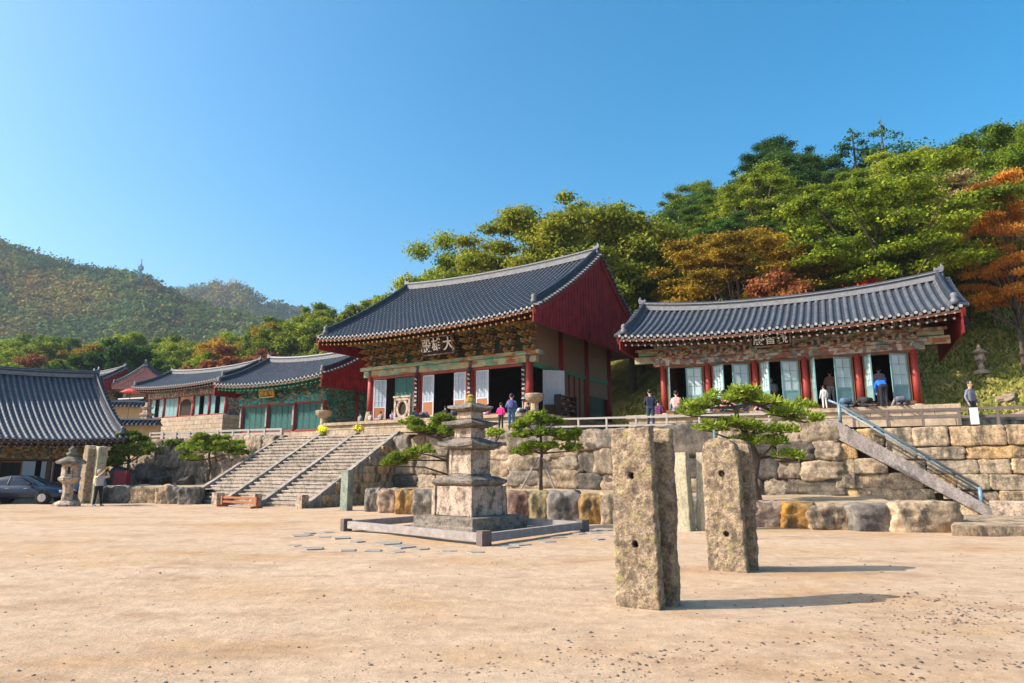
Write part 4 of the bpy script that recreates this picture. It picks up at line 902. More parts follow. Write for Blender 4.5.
MB().lathe([(.48, 2.33), (.8, 2.38), (.84, 2.5), (.55, 2.66), (.22, 2.8)], 8).build('cap_stone', [M['granite_dark']], ln_, bevel=.02)
MB().lathe([(.16, 2.78), (.3, 2.86), (.32, 2.98), (.16, 3.08), (.22, 3.14), (.24, 3.2), (.1, 3.3), (.03, 3.4)], 10).build('finial', [M['granite_dark']], ln_, True)
# loose gravel on the sand
rng = np.random.default_rng(8); m = MB()
gm = [mat('dark_grit', (.09, .07, .06), .9, .3, 9), mat('brown_grit', (.24, .15, .1), .9, .3, 9), mat('pale_grit', (.34, .26, .18), .9, .2, 9)]
def grit(x, y, s, mi):
    vs = [Vector(p)*s*Vector((rng.uniform(.6, 1.3), rng.uniform(.6, 1.3), rng.uniform(.4, .9))).length for p in ((1, 0, 0), (0, 1, 0), (-1, 0, 0), (0, -1, 0))]
    z = .05*noise.noise((x*.35, y*.35, 2))+.02*noise.noise((x*1.1, y*1.1, 5)); th = rng.uniform(0, 3)
    rot = Matrix.Rotation(th, 3, 'Z'); o = Vector((x, y, z))
    m.add([o+rot@v for v in vs]+[o+Vector((0, 0, s*rng.uniform(.5, 1))), o-Vector((0, 0, s*.3))], [(0, 1, 4), (1, 2, 4), (2, 3, 4), (3, 0, 4)], mi)
for i in range(3000):
    y = 3.6+11*rng.random()**1.5; x = y*rng.uniform(-.82, .82); grit(x, y, .003+.008*rng.random()**3*y**.3, int(rng.choice(3, p=[.3, .45, .25])))
for i in range(2000):                        # denser scatter of dark crumbs at the right and centre
    cx, cy, sx, sy = ((4.9, 7.3, .75, 1.0), (1.5, 6.3, 1.6, .5), (-1.2, 5.4, 1.6, .5), (5.6, 8.5, .8, .8))[i % 4]
    grit(rng.normal(cx, sx), max(3.5, rng.normal(cy, sy)), .006+.014*rng.random()**2, 0 if rng.random() < .6 else 1)
tag(m.build('gravel', gm, fix=False), 'small dark crumbs and grit scattered on the sand', None, None, 'stuff')
# ---------------------------------------------------------------- halls
def roof(par, hx, F, depth, ze, zr, liftE, liftR, nroll, rows, red=M['red_board'], tile=M['tile'], roll=M['tile_roll'], gable=True, zboard=None, ridge_h=.5, sides=(-1, 1), ends=True, cS=.1, tr=1.0, planks=True, back=True, orn=True, gt=.62, zleft=None):
    """local frame: x along the front, front wall at y=0, depth to y=depth"""
    ym = depth/2; run = ym+F
    def ze_(s): return ze+liftE*abs(s)**2.6
    def zr_(s): return zr+liftR*abs(s)**2.2
    def g(t): return gt*t+(1-gt)*t*t
    def sp_(s, t, side): 
        hxx = hx*(1-cS*0*t); x = s*hxx; y = (ym-run*(1-t)) if side < 0 else (ym+run*(1-t))
        return x, y, ze_(s)+(zr_(s)-ze_(s))*g(t)
    p = 2*hx/nroll; r = p*.255*tr; offs = [(-p/2, 0), (-r, .012), (-r*.85, r*.75), (-r*.35, r*1.25), (r*.35, r*1.25), (r*.85, r*.75), (r, .012)]
    for side in ((-1, 1) if back else (-1,)):
        V = []; F_ = []; nc = nroll*len(offs)+1; ts = []
        for i in range(rows):
            ts += [(i/rows, .016), ((i+1)/rows-.0001, .0)]
        for t, dz in ts:
            for c in range(nc):
                i, j = divmod(c, len(offs)); ox, oz = offs[j] if i < nroll else (-p/2, 0)
                x = -hx+p*(i+.5)+ox; s = max(-1, min(1, x/hx)); X, Y, Z = sp_(s, t, side); V.append((X, Y, Z+oz+dz+.012*math.sin(i*12.9+t*3)))
        for a in range(len(ts)-1):
            for c in range(nc-1): 
                q = (a*nc+c, a*nc+c+1, (a+1)*nc+c+1, (a+1)*nc+c); F_.append(q if side < 0 else q[::-1])
        me = bpy.data.meshes.new('roof_tiles'); me.from_pydata(V, [], F_); me.materials.append(tile); me.materials.append(roll)
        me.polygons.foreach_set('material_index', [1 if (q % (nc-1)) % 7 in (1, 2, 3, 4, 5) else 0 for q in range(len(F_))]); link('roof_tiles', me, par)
        # board underneath
        V = []; ns = 24
        for j in range(9):
            for i in range(ns+1):
                X, Y, Z = sp_(-1+2*i/ns, j/8, side); V.append((X, Y, Z-.14))
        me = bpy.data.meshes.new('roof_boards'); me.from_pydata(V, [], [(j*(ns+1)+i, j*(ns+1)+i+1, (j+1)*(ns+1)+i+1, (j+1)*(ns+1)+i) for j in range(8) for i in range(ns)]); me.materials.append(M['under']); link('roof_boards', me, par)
        if side < 0 and ends:
            m = MB()
            for i in range(nroll):
                x = -hx+p*(i+.5); X, Y, Z = sp_(x/hx, 0, side); m.tube([(X, Y-.045, Z+r*.42), (X, Y+.1, Z+r*.45)], r*.8, 8)
                x2 = x+p/2
                if i < nroll-1: 
                    X, Y, Z = sp_(x2/hx, 0, side); m.box((X, Y-.02, Z-.05), (p*.42, .03, .12), 1)
            m.build('eave_tiles', [M['tile_end'], M['tile_light']], par)
            m = MB()
            for i in range(ns):
                a = sp_(-1+2*i/ns, 0, side); b = sp_(-1+2*(i+1)/ns, 0, side); m.beam((a[0], a[1]+.05, a[2]-.16), (b[0], b[1]+.05, b[2]-.16), .1, .12)
            m.build('eave_fascia', [M['under']], par)
    # main ridge
    m = MB(); ns = 24
    for i in range(ns):
        s0, s1 = -1+2*i/ns, -1+2*(i+1)/ns; k = .985
        a = (s0*hx*k, ym, zr_(s0)); b = (s1*hx*k, ym, zr_(s1)); 
        m.beam(Vector(a)+Vector((0, 0, ridge_h*.2)), Vector(b)+Vector((0, 0, ridge_h*.2)), .42, ridge_h*.55, 1)
        m.beam(Vector(a)+Vector((0, 0, ridge_h*.62)), Vector(b)+Vector((0, 0, ridge_h*.62)), .36, ridge_h*.32, 0)
        m.beam(Vector(a)+Vector((0, 0, ridge_h*.80)), Vector(b)+Vector((0, 0, ridge_h*.80)), .44, .05, 1)
        m.tube([Vector(a)+Vector((0, 0, ridge_h*.86)), Vector(b)+Vector((0, 0, ridge_h*.86))], .12, 8, 0)
    m.build('ridge', [tile, M['ridge_plaster']], par)
    # descending gable ridges, edge tiles, ornaments
    for s in sides:
        m = MB(); nt = 16; e = MB()
        for side in (-1, 1):
            for i in range(nt):
                t0, t1 = .06+.94*i/nt, .06+.94*(i+1)/nt
                ss = s*(1-.32/hx); a = Vector(sp_(ss, t0, side)); b = Vector(sp_(ss, t1, side)); up = Vector((0, 0, .2))
                m.beam(a+up, b+up, .26, .3, 0); m.beam(a+Vector((0, 0, .1)), b+Vector((0, 0, .1)), .32, .09, 1); m.tube([a+Vector((0, 0, .4)), b+Vector((0, 0, .4))], .09, 7, 0)
            ne = int(run/.3)
            for i in range(ne):
                t = (i+.5)/ne; a = Vector(sp_(s*(1-.2/hx), t, side)); b = Vector(sp_(s, t, side))+Vector((s*.12, 0, -.03))
                e.tube([a+Vector((0, 0, .07)), b+Vector((0, 0, .05))], .085*min(1.1, tr), 7, 0); e.tube([b+Vector((0, 0, .05)), b+Vector((s*.02, 0, .05))], .09, 7, 1)
        m.build('gable_ridge', [tile, M['tile_light']], par); e.build('edge_tiles', [tile, M['tile_light']], par)
        if orn:
            a = Vector(sp_(s*(1-.32/hx), .05, -1)); MB().lathe([(.15, .1), (.17, .25), (.11, .38), (.15, .45), (.12, .54), (.04, .6)], 8, c=a).build('ridge_ornament', [M['tile_light']], par, True)
            a = Vector((s*hx*.965, ym, zr_(s)+ridge_h*.9)); m = MB(); m.prism([(-.2, 0), (.2, 0), (.22, .2), (.1, .36), (.06, .18), (-.08, .14), (-.17, .22)], a+Vector((0, -.1, 0)), (s, 0, 0), (0, 0, 1), (0, .2, 0)); m.build('ridge_ornament', [M['tile_light']], par, bevel=.02)
        if gable:
            # wind board: boards hung along the gable edge, flat bottom
            zb = zboard if s > 0 or zleft is None else zleft; x = s*(hx-.12); pts = []; nt = 14
            for side in (-1, 1):
                seq = [i/nt for i in range(nt+1)] if side < 0 else [1-i/nt for i in range(1, nt+1)]
                for t in seq: 
                    X, Y, Z = sp_(s*.99, t, side); pts.append((Y, Z-.1))
            poly = [(pts[0][0], min(zb, pts[0][1]-.4))]+pts+[(pts[-1][0], min(zb, pts[-1][1]-.4))]
            m = MB(); m.prism(poly, (x, 0, 0), (0, 1, 0), (0, 0, 1), (-s*.06, 0, 0)); m.build('gable_board', [red], par)
            if planks:
                m = MB(); y = pts[0][0]+.2
                while y < pts[-1][0]-.1:
                    zt_ = np.interp(y, [q[0] for q in pts], [q[1] for q in pts]); m.box((x+s*.015, y, (zb+zt_)/2-.02), (.035, .05, zt_-zb-.06)); y += .36
                m.build('batten', [red], par)
            m = MB()
            for i in range(len(pts)-1): m.beam((x+s*.05, pts[i][0], pts[i][1]-.12), (x+s*.05, pts[i+1][0], pts[i+1][1]-.12), .1, .34)
            m.build('bargeboard', [red], par)
    return sp_, ze_
def rafters(par, hx, F, n, ze_, ze, matr, tip, depth=0, slope=.45, r=.065, inner=.3, zin=None):
    me = None
    for i in range(n):
        x = -hx+2*hx*(i+.5)/n
        if me is None:
            m = MB(); L = F+inner-.15
            m.tube([(0, -L, 0), (0, 0, slope*L)], r, 7, 0); m.tube([(0, -L-.012, -.005), (0, -L, 0)], r*.9, 7, 1)
            m.tube([(0, -L-.3, .16), (0, -L*.5, .16+slope*L*.38)], r*.85, 4, 0); m.tube([(0, -L-.312, .16), (0, -L-.3, .16)], r*.75, 4, 1)
            me = m.mesh('rafter', [matr, tip])
        o = link('rafter', me, par, (x, inner, ze_(x/hx)-.42))
def bracket_mesh(w, h, out, tiers, mats, pale=3):
    """gongpo: stepped arms; y negative is outward; from z=0 to h"""
    m = MB(); th = h/tiers
    m.box((0, 0, th*.12), (.34, .34, th*.3), 2, taper=1.25)
    for k in range(tiers):
        z = th*(k+.45); L = out*(k+1)/tiers
        m.beam((0, .1, z), (0, -L, z), .15, th*.6, k % 2)
        m.beam((0, -L, z), (0, -L-.3, z-th*.35+.02), .14, th*.5, 2, .06, .05)      # beak
        ww = w*(.55+.45*(k+1)/tiers)
        for q in range(k+1):
            y = -out*q/tiers; wq = ww*(1-.12*q)
            m.prism([(-wq/2, th*.22), (-wq/2, -.02), (-wq*.32, -th*.26), (wq*.32, -th*.26), (wq/2, -.02), (wq/2, th*.22)], (0, y-.05, z), (1, 0, 0), (0, 0, 1), (0, .1, 0), (k+q) % 2)
            for s in (-1, 0, 1): m.box((s*wq*.42, y, z+th*.33), (.13, .13, th*.2), pale if s else 2, taper=1.2)
    return m.mesh('bracket', mats)
def door_leaf(name, par, x0, x1, z0, z1, y=0, ang=0, hinge=-1, frame=M['brown'], paper=M['paper'], lower=None, low=.3, grid=3, t=.05, rows_=5, solid=None, vsplit=True):
    w = x1-x0; piv = x0 if hinge < 0 else x1
    m = MB(); sgn = 1 if hinge < 0 else -1
    def bx(a, b, c, d, th, mi, yo=0): m.box((sgn*(a+b)/2, yo, (c+d)/2), (abs(b-a), th, abs(d-c)), mi)
    fw = .07; zl = z0+(z1-z0)*low
    bx(0, fw, z0, z1, t, 0); bx(w-fw, w, z0, z1, t, 0); bx(fw, w-fw, z0, z0+fw, t, 0); bx(fw, w-fw, z1-fw, z1, t, 0); bx(fw, w-fw, zl-fw/2, zl+fw/2, t, 0)
    bx(fw, w-fw, z0+fw, zl-fw/2, t*.4, 2)
    if solid is None:
        for i in range(1, grid): xx = fw+(w-2*fw)*i/grid; bx(xx-.009, xx+.009, zl+fw/2, z1-fw, .02, 0, -.018)
        for i in range(1, rows_): zz = zl+(z1-zl)*i/rows_; bx(fw, w-fw, zz-.009, zz+.009, .02, 0, -.014)
    o = m.build(name, [frame, paper, lower or frame], par, loc=(piv, y, 0)); o.rotation_euler.z = R(ang)
    m = MB(); bx(fw, w-fw, zl+fw/2, z1-fw, .012, 0, .0); m.build('paper_screen', [solid or paper], o)
    return o
def text_mesh(body, size, depth, matr, bold=.0):
    cu = bpy.data.curves.new('letters', 'FONT'); cu.body = body; cu.size = size; cu.extrude = depth; cu.offset = bold; cu.align_x = 'CENTER'; cu.align_y = 'CENTER'
    o = bpy.data.objects.new('letters', cu); C.objects.link(o); dg = bpy.context.evaluated_depsgraph_get(); dg.update()
    me = bpy.data.meshes.new_from_object(o.evaluated_get(dg)); bpy.data.objects.remove(o); me.materials.clear(); me.materials.append(matr); return me
def plaque(par, x, y, z, w, h, tilt, body, board, ink, rim, size):
    m = MB(); m.box((0, 0, 0), (w, .06, h), 0); 
    for s in (-1, 1): m.box((0, -.02, s*h/2), (w+.1, .12, .09), 1); m.box((s*w/2, -.02, 0), (.09, .12, h+.08), 1)
    o = m.build('name_board', [board, rim], par, bevel=.01, loc=(x, y, z)); o.rotation_euler.x = R(tilt)
    t = link('letters', text_mesh(body, size, .012, ink, size*.012), o, (0, -.045, 0)); t.rotation_euler = (R(90), 0, 0)
    return o
def column(par, x, y, z0, z1, r, matr=M['red_col'], base=.0, name='column', cap=True, n=14, capm=None):
    c = MB().lathe([(r*1.0, z0), (r*1.03, z0+(z1-z0)*.3), (r*.92, z1)], n).build(name, [matr], par, True, loc=(x, y, 0))
    MB().lathe([(r*1.7, -.06), (r*1.65, .06), (r*1.2, z0)], n).build('base_stone', [M['pale_stone']], c)
    if cap: MB().lathe([(r*1.02, z1-.42), (r*1.06, z1-.38), (r*1.0, z1)], n).build('painted_band', [capm or M['danc_green']], c)
    return c
def wallbox(m, x0, x1, y0, y1, z0, z1, mi=0): m.box(((x0+x1)/2, (y0+y1)/2, (z0+z1)/2), (abs(x1-x0), abs(y1-y0), abs(z1-z0)), mi)

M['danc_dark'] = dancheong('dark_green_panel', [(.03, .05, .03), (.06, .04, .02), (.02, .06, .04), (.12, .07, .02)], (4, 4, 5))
M['gold_wood'] = mat('ochre_bracket_paint', (.36, .2, .06), .7, .3, 5)
M['tile_dark'] = mat('dark_tile_roll', (.05, .058, .072), .5, .3, 3, .004, 30, .45)
# ===== central hall
A1 = -32; HW = 5.68; DP = 10.2; Z0 = 4.5
H1 = thing('temple_hall', 'large central temple hall with blue grey roof and red gable', 'temple hall', (-3.9, 39.0, Z0), A1)
m = MB(); wallbox(m, -HW-1.7, HW+1.5, -1.9, DP+1.2, -1.2, -.0)
m.build('stone_platform', [M['ashlar']], H1, bevel=.03)
m = MB(); wallbox(m, -HW-1.85, HW+1.65, -2.05, DP+1.3, -.16, .012); m.build('platform_edge', [M['pale_stone']], H1, bevel=.02)
ZL = 2.72; ZB = 3.5; BH = 1.35; ZE = 4.85
bays = [-HW, -HW+3.8, HW-3.75, HW]
for i, x in enumerate(bays):
    c = column(H1, x, 0, .75 if i in (0, 3) else .25, ZB, .21)
    if i in (1, 2, 3):
        sx = x+(-.30 if i == 3 else 0); sy = -.27 if i != 3 else -.12
        so_ = MB().box((sx, sy, 1.75), (.2, .03, 1.85)).build('verse_board', [M['dark']], H1, bevel=.005)
        mm = MB()
        for k in range(7): 
            zz = .98+k*.25
            for q in range(4): mm.box((sx+.05*math.sin(q*2.4+k), sy-.022, zz+.04*math.cos(q*2.1+k*1.3)), (.12-.03*(q % 2), .008, .035), rz=0)
        mm.build('characters', [M['white']], so_)
        MB().lathe([(.02, 0), (.1, .03), (.13, .12), (.08, .2)], 8, c=(sx, sy, 2.68)).build('lotus_cap', [M['green']], so_)
for x in (-HW, HW):
    for y in (DP*.34, DP*.67, DP): column(H1, x, y, .25, ZB+1.6, .22, cap=False)
# beams
m = MB(); wallbox(m, -HW-.5, HW+.5, -.16, .16, ZL+.16, ZL+.55); m.build('head_beam', [M['danc_pale']], H1, bevel=.015)
m = MB(); wallbox(m, -HW-.75, HW+.75, -.26, .26, ZL+.56, ZB); m.build('plate_beam', [M['danc_pale']], H1, bevel=.02)
m = MB(); wallbox(m, -HW, HW, -.1, .1, ZL, ZL+.155); wallbox(m, -HW, HW, -.14, .14, .02, .26); m.build('lintel', [M['red']], H1)
# brackets
BM_ = bracket_mesh(.95, BH*1.05, 1.15, 4, [M['danc_gold'], M['danc_gold'], M['gold_wood'], M['danc_pale']])
nb = 10
for i in range(nb):
    x = -HW+2*HW*i/(nb-1); link('bracket', BM_, H1, (x, 0, ZB))
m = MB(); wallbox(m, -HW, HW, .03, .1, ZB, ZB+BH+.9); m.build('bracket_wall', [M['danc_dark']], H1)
for k in (3,): 
    y = -.95*k/3; MB().beam((-HW-1.2, y, ZB+BH*(k/3)+.02), (HW+1.2, y, ZB+BH*(k/3)+.02), .12, .14).build('purlin', [M['danc_gold']], H1)
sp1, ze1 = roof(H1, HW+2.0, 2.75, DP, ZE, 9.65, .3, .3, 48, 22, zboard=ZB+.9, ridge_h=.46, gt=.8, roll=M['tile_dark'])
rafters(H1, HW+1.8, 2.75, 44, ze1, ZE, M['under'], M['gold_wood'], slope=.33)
# doors of the front: frame posts
def bay_frame(par, x0, x1, z1, matr, y=0, pw=.12):
    for x in (x0+pw/2, x1-pw/2): m = MB(); wallbox(m, x-pw/2, x+pw/2, y-.07, y+.07, .26, z1); m.build('door_post', [matr], par)
c = .23
x0, x1 = bays[0]+c, bays[1]-c; bay_frame(H1, x0, x1, ZL, M['red'])
door_leaf('door_leaf', H1, x0+.12, x0+.95, .27, ZL-.03, -.1, 18, -1, M['white'], M['paper'], M['orange_wood'], .3)
door_leaf('door_leaf', H1, x0+1.75, x0+2.55, .27, ZL-.03, 0, 0, -1, M['green'], M['green'], M['green'], .3, solid=M['green'])
door_leaf('door_leaf', H1, x0+2.55, x1-.12, .27, ZL-.03, 0, 0, 1, M['green'], M['green'], M['green'], .3, solid=M['green'])
for b in (1, 2):
    x0, x1 = bays[b]+c, bays[b+1]-c; bay_frame(H1, x0, x1, ZL, M['red'])
    door_leaf('door_leaf', H1, x0+.13, x0+.95, .27, ZL-.03, -.04, 0, -1, M['white'], M['paper'], M['orange_wood'], .36)
    door_leaf('door_leaf', H1, x1-.95, x1-.13, .27, ZL-.03, -.04 if b == 1 else -.1, 0 if b == 1 else -62, 1, M['white'], M['paper'], M['orange_wood'], .36)
# side wall to the right
m = MB(); X = HW
for (y0, y1, kind) in ((.22, DP*.34-.22, 'open'), (DP*.34+.22, DP*.67-.22, 'panel'), (DP*.67+.22, DP-.22, 'door')):
    wallbox(m, X-.05, X+.05, y0, y1, ZL+.15, ZB+2.0, 0)
    if kind == 'panel': wallbox(m, X-.04, X+.04, y0, y1, 0, ZL, 0)
    if kind == 'open': wallbox(m, X-.04, X+.04, y0+1.3, y1, 0, ZL, 0)
    if kind == 'door': wallbox(m, X-.04, X+.04, y0, y1, 1.75, ZL, 0)
m.build('side_wall', [M['beige']], H1)
m = MB(); wallbox(m, X-.09, X+.09, .2, DP, ZL, ZL+.2); m.build('side_beam', [M['greenbeam']], H1)
m = MB()
for y in np.linspace(1.7, DP*.67-.3, 8): wallbox(m, X+.04, X+.1, y-.05, y+.05, 0, ZL)
m.build('batten', [M['red']], H1)
d = door_leaf('door_leaf', H1, 0, 1.25, .05, ZL-.1, 0, 0, -1, M['white'], M['white'], M['brown'], .28); d.location = (X+.12, 1.25, 0); d.rotation_euler.z = R(48)
d = door_leaf('door_leaf', H1, 0, 1.9, .05, 1.72, 0, 90, -1, M['green'], M['green'], M['green'], .3, solid=M['green']); d.location = (X+.03, DP*.67+.5, 0)
m = MB(); X = -HW; wallbox(m, X-.05, X+.05, .2, DP, 0, ZB+2); wallbox(m, -HW, HW, DP-.05, DP+.05, 0, ZB+2); m.build('back_wall', [M['beige']], H1)
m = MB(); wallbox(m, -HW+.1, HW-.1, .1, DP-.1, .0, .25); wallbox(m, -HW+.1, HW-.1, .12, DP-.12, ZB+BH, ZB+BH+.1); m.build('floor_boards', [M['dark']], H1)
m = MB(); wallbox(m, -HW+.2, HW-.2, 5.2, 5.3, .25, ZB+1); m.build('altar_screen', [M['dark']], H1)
plaque(H1, .25, -1.0, ZB+BH*.5, 2.15, .98, 14, '殿雄大', M['dark'], M['ink'], M['danc_red'], .8)
m = MB(); 
for i in range(4): wallbox(m, .9-1.4, .9+1.4, -2.05-.34*(i+1), -2.05-.34*i, -.8, -.2*(i+1)+.0)
m.build('platform_steps', [M['pale_stone']], H1, bevel=.015)

M['carve_pale'] = mat('pale_carved_paint', (.42, .4, .36), .8, .3, 9); M['carve_red'] = mat('carved_red_paint', (.35, .07, .04), .8, .2, 9)
# ===== right hall
A2 = -26; HW2 = 5.38; DP2 = 5.2; Z2 = 4.3
H2 = thing('temple_hall', 'long right hand temple hall with red columns and turquoise doors', 'temple hall', (12.33, 31.15, Z2), A2)
m = MB(); wallbox(m, -HW2-1.5, HW2+1.2, -1.2, DP2+1, -1.1, 0); m.build('stone_platform', [M['ashlar']], H2, bevel=.03)
m = MB(); wallbox(m, -HW2-1.62, HW2+1.32, -1.32, DP2+1.1, -.17, .012); m.build('platform_edge', [M['pale_stone']], H2, bevel=.02)
ZL2 = 2.35; ZB2 = 2.95; BH2 = .62; ZE2 = 3.6
xs2 = [-HW2+2*HW2*i/5 for i in range(6)]
for x in xs2: column(H2, x, 0, .16, ZB2, .15, capm=M['danc_red'])
for x in (-HW2, HW2):
    for y in (DP2/2, DP2): column(H2, x, y, .16, ZB2+1.2, .18, cap=False)
m = MB(); wallbox(m, -HW2-.45, HW2+.45, -.14, .14, ZL2+.12, ZL2+.42); m.build('head_beam', [M['danc_red']], H2, bevel=.015)
m = MB(); wallbox(m, -HW2-.6, HW2+.6, -.2, .2, ZL2+.43, ZB2); m.build('plate_beam', [M['danc_red']], H2, bevel=.015)
m = MB(); wallbox(m, -HW2, HW2, -.09, .09, ZL2, ZL2+.115); wallbox(m, -HW2, HW2, -.12, .12, .03, .3); m.build('lintel', [M['brown']], H2)
B2 = bracket_mesh(.8, BH2, .55, 2, [M['danc_red'], M['greenbeam'], M['danc_pale'], M['danc_pale']])
for i in range(11): link('bracket', B2, H2, (-HW2+2*HW2*i/10, 0, ZB2))
m = MB(); wallbox(m, -HW2, HW2, .03, .09, ZB2, ZB2+BH2+.7); m.build('bracket_wall', [M['danc_red']], H2)
for i in range(5):                                  # carved lotus pieces between the brackets
    for k in range(4):
        if k == 1.5: continue
        x = xs2[i]+2*HW2/5*(k+.5)/4; m = MB(); m.prism([(-.17, 0), (-.2, .16), (-.12, .3), (-.05, .24), (0, .4), (.05, .24), (.12, .3), (.2, .16), (.17, 0)], (x, -.03, ZB2+.04), (1, 0, 0), (0, 0, 1), (0, .05, 0))
        m.prism([(-.07, 0), (-.09, .1), (0, .2), (.09, .1), (.07, 0)], (x, -.05, ZB2+.07), (1, 0, 0), (0, 0, 1), (0, .03, 0), 1); m.build('carved_panel', [M['carve_pale'], M['carve_red']], H2)
for k in (1, 2): MB().beam((-HW2-1.3, -.5*k/2, ZB2+BH2*k/2+.02), (HW2+1.3, -.5*k/2, ZB2+BH2*k/2+.02), .1, .12).build('purlin', [M['danc_red']], H2)
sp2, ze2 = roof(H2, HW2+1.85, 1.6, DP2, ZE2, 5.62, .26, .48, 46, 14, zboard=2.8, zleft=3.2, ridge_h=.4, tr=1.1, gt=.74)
rafters(H2, HW2+1.6, 1.6, 44, ze2, ZE2, M['under'], M['tile_end'], slope=.35, r=.055)
for b in range(5):
    x0, x1 = xs2[b]+.19, xs2[b+1]-.19; bay_frame(H2, x0, x1, ZL2, M['brown'], pw=.09); w = .68
    aL = (-75, -40, -55, -78, -72)[b]; aR = (0, 25, 22, 30, 32)[b]
    door_leaf('door_leaf', H2, x0+.09, x0+.09+w, .31, ZL2-.03, -.08, aL, -1, M['teal'], M['paper_teal'], M['teal'], .32)
    door_leaf('door_leaf', H2, x1-.09-w-.08, x1-.09, .31, ZL2-.03, -.08, aR, 1, M['teal'], M['paper_teal'], M['teal'], .32, grid=2, rows_=3)
m = MB()
for x in (-HW2, HW2): wallbox(m, x-.04, x+.04, .15, DP2, 0, ZB2+1.4)
wallbox(m, -HW2, HW2, DP2-.04, DP2+.04, 0, ZB2+1); m.build('side_wall', [M['beige']], H2)
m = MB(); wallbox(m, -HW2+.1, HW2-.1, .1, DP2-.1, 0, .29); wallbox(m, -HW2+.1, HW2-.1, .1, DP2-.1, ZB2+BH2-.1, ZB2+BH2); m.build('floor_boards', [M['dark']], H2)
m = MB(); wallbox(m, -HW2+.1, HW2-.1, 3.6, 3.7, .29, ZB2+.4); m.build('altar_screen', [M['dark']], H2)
plaque(H2, -.25, -.68, ZB2+.33, 1.7, .58, 12, '殿音觀', M['dark'], M['ink'], M['danc_red'], .5)
for s in (-1, 1):
    m = MB(); m.beam((s*(HW2+.2), 0, ZB2-.12), (s*(HW2+1.4), 0, ZB2-.12), .2, .34, 0); m.beam((s*(HW2+.2), 0, ZB2+.22), (s*(HW2+1.2), 0, ZB2+.22), .2, .26, 0); m.build('beam_end', [M['danc_pale']], H2, bevel=.02)

# ===== smaller halls
def small_hall(label, loc, ang_, hw, dp, zl, zb, ze, zr, F, Sx, nroll, danc, doorfn, colm=M['red_col'], nb=3, plat=.6, red=M['red_board'], rows=10, body='', fascia=None, zboard=None, sidem=M['beige'], lift=.3):
    H = thing('temple_hall', label, 'temple hall', loc, ang_)
    m = MB(); wallbox(m, -hw-.9, hw+.9, -.9, dp+.8, -plat-.5, 0); m.build('stone_platform', [M['ashlar']], H, bevel=.03)
    for i in range(nb+1): column(H, -hw+2*hw*i/nb, 0, .1, zb, .17, colm, n=10)
    for x in (-hw, hw):
        for y in (dp*.5, dp): column(H, x, y, .1, zb+.8, .16, colm, cap=False, n=8)
    m = MB(); wallbox(m, -hw-.4, hw+.4, -.16, .16, zl+.1, zb); m.build('head_beam', [danc], H, bevel=.01)
    m = MB(); wallbox(m, -hw, hw, -.08, .08, zl, zl+.098); wallbox(m, -hw, hw, -.1, .1, 0, .22); m.build('lintel', [colm], H)
    bm_ = bracket_mesh(.8, ze-zb-.1, .5, 2, [danc, danc, M['danc_pale'], M['danc_pale']])
    for i in range(nb*2+1): link('bracket', bm_, H, (-hw+hw*i/nb, 0, zb))
    m = MB(); wallbox(m, -hw, hw, .03, .09, zb, ze+.5); m.build('bracket_wall', [danc], H)
    m = MB()
    for x in (-hw, hw): wallbox(m, x-.04, x+.04, .12, dp, 0, zb+1)
    wallbox(m, -hw, hw, dp-.04, dp+.04, 0, zb+1); m.build('side_wall', [sidem], H)
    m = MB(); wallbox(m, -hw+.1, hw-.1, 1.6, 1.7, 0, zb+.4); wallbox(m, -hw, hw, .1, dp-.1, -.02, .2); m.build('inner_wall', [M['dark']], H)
    s_, z_ = roof(H, hw+Sx, F, dp, ze, zr, lift, .35, nroll, rows, red=red, zboard=zboard or zb+.2, ridge_h=.42)
    rafters(H, hw+Sx-.2, F, nroll-4, z_, ze, M['under'] if fascia is None else fascia, M['tile_end'] if fascia is None else fascia, slope=.3, r=.06)
    doorfn(H)
    return H
# green painted hall
def doors_green(H):
    for b in range(3):
        x0 = -4.35+2.9*b+.17; x1 = x0+2.56; w = (x1-x0)/4
        for k in range(4): door_leaf('door_leaf', H, x0+w*k, x0+w*(k+1)-.02, .2, 2.08, -.0, 0, -1, M['green'], M['green'], M['green'], .32, solid=M['green'], grid=2)
    plaque(H, -.9, -.72, 2.95, 1.5, .55, 12, '殿藏地', M['dark'], M['gold'], M['gold'], .46)
    for i in range(4): MB().box((-4.35+2.9*i, -.22, 1.25), (.16, .03, 1.4)).build('verse_board', [M['wood_grey']], H)
small_hall('green painted hall with gold plaque behind the top of stairs', (-17.0, 50.5, 4.4), -31, 4.35, 6.4, 2.1, 2.75, 3.55, 5.9, 1.7, 1.5, 30, M['danc_green'], doors_green, fascia=M['greenbeam'], sidem=M['danc_green'])
